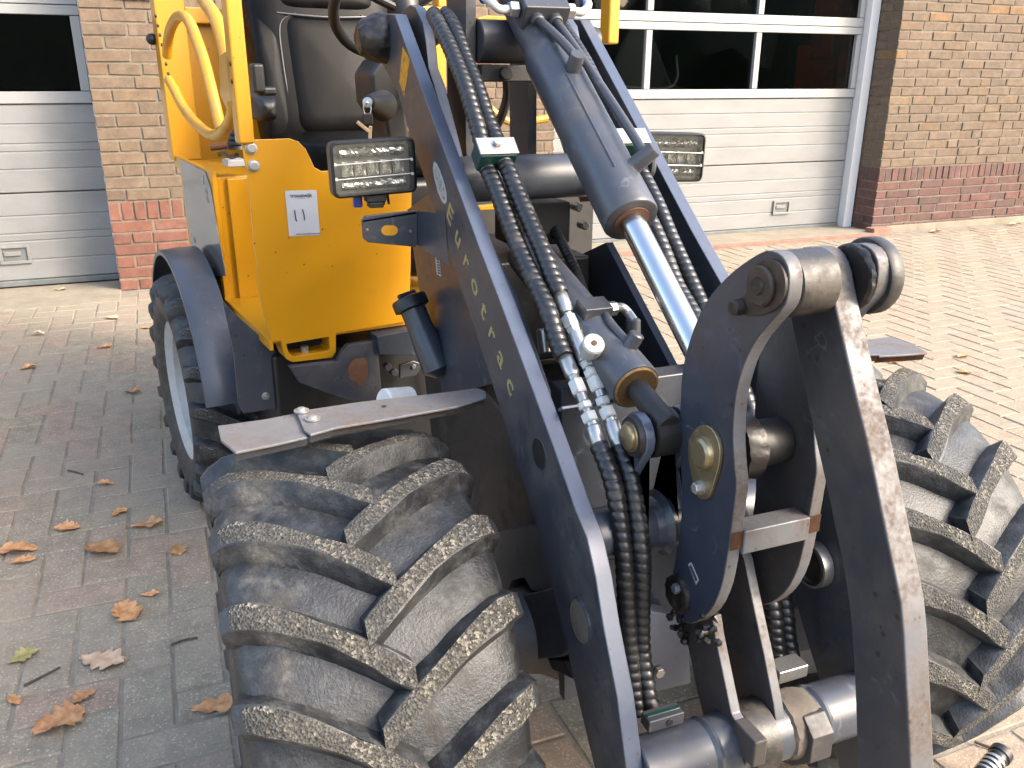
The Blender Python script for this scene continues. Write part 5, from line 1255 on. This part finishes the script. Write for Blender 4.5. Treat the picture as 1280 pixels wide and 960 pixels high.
LEAVES = [
 # px, py, length m, rotation deg, curl, material, label
 (131, 605, .055, 10, .9, 'leaf', 'small orange oak leaf nearest the rear tyre'),
 (149, 641, .060, 70, .7, 'leaf', 'curled tan oak leaf standing up just above the bigger crumpled ones'),
 (84, 661, .075, 5, 1.0, 'leaf', 'narrow folded orange leaf between the rear tyre and left edge'),
 (184, 657, .090, 15, .9, 'leaf', 'crumpled brown oak leaf with a raised lobe below the rear tyre'),
 (128, 688, .120, -25, .6, 'leaf', 'long crinkled oak leaf in the middle of the left paving'),
 (222, 688, .062, -60, .4, 'leaf', 'small yellow-orange leaf nearest the front tyre top'),
 (20, 690, .11, 20, .8, 'leaf', 'large curled oak leaf at the left edge of the paving'),
 (30, 701, .06, 30, .5, 'leaf', 'small brown leaf tucked under the large one at the left edge'),
 (158, 766, .095, -40, .9, 'leaf', 'twisted brown oak leaf above the flat pale one'),
 (188, 743, .045, 10, .7, 'leaf', 'tiny reddish leaf fragment beside the front tyre'),
 (128, 826, .110, -10, .25, 'leaf_pale', 'flat pale pink-tan oak leaf with rounded lobes'),
 (30, 821, .065, 50, .5, 'leaf_green', 'greenish yellow leaf near the left edge'),
 (17, 875, .045, -30, .6, 'leaf', 'small orange leaf at the lower left edge'),
 (104, 872, .055, 60, .7, 'leaf', 'small tan curled leaf below the flat pale leaf'),
 (75, 903, .105, 50, .8, 'leaf', 'brown curled oak leaf in the lower left corner area'),
 (272, 883, .105, 15, .5, 'leaf', 'orange oak leaf touching the front tyre'),
 (166, 490, .07, 0, .9, 'leaf', 'curled rusty leaf on the paving left of the rear tyre'),
 (36, 460, .07, 40, .8, 'leaf', 'rusty leaf on the far left paving below the garage door'),
 (131, 434, .07, 30, .8, 'leaf', 'reddish leaf on the far paving near the pier'),
 (49, 418, .06, 5, .9, 'leaf_pale', 'pale dry leaf on the far paving near the left door sill'),
 (141, 398, .07, 0, .9, 'leaf_pale', 'pale curled leaf close to the pier foot'),
 (183, 410, .06, 10, .7, 'leaf', 'dark small leaf beside the rear fender'),
 (76, 363, .07, 10, .5, 'leaf_pale', 'yellowish leaf lying on the left door sill'),
 (1170, 290, .10, 0, .9, 'leaf_pale', 'tan leaf at the foot of the right brick wall'),
 (1268, 281, .12, 10, .9, 'leaf_pale', 'brown leaf at the wall foot near the right edge'),
 (1203, 446, .07, 30, .7, 'leaf', 'orange leaf on the sunlit paving above the right tyre'),
 (1206, 466, .06, -20, .7, 'leaf', 'small orange leaf just above the right tyre lugs'),
 (1118, 453, .06, 20, .7, 'leaf', 'small orange leaf beside the tilt link on the right paving'),
]
for i, (x, y, ln, rz, cu, mt, lab) in enumerate(LEAVES):
    p = PZ(x, y, .002)
    o = bpy.data.objects.new('oak_leaf', leaf_mesh(ln*.98, cu, mt, 3+i % 3, .36+.07*(i % 3), i+1)); link(o)
    o.location = (p.x, p.y, .0012 if lab.find('sill') < 0 else .006); o.rotation_euler = (0, 0, R(rz)-YAW)
    tag(o, lab, 'leaf', 'fallen oak leaves')
def twig(px, lab):
    pts = [PZ(x, y, .004) for x, y in px]; bm = B(); b_tube(bm, spline(pts, 14), lambda s: .0030*max(.35, 1-s*3.2), 6); tag(obj('twig', bm, 'twig', None), lab, 'twig', 'twigs on the paving')
twig([(30, 857), (48, 848), (75, 834)], 'dark twig on the paving near the lower left corner')
twig([(85, 588), (95, 590), (104, 593)], 'short dark twig left of the rear tyre')
twig([(1218, 927), (1238, 934), (1262, 936)], 'brown twig behind the hose end at the lower right')
twig([(214, 806), (230, 800), (247, 797)], 'pale straw beside the front tyre')
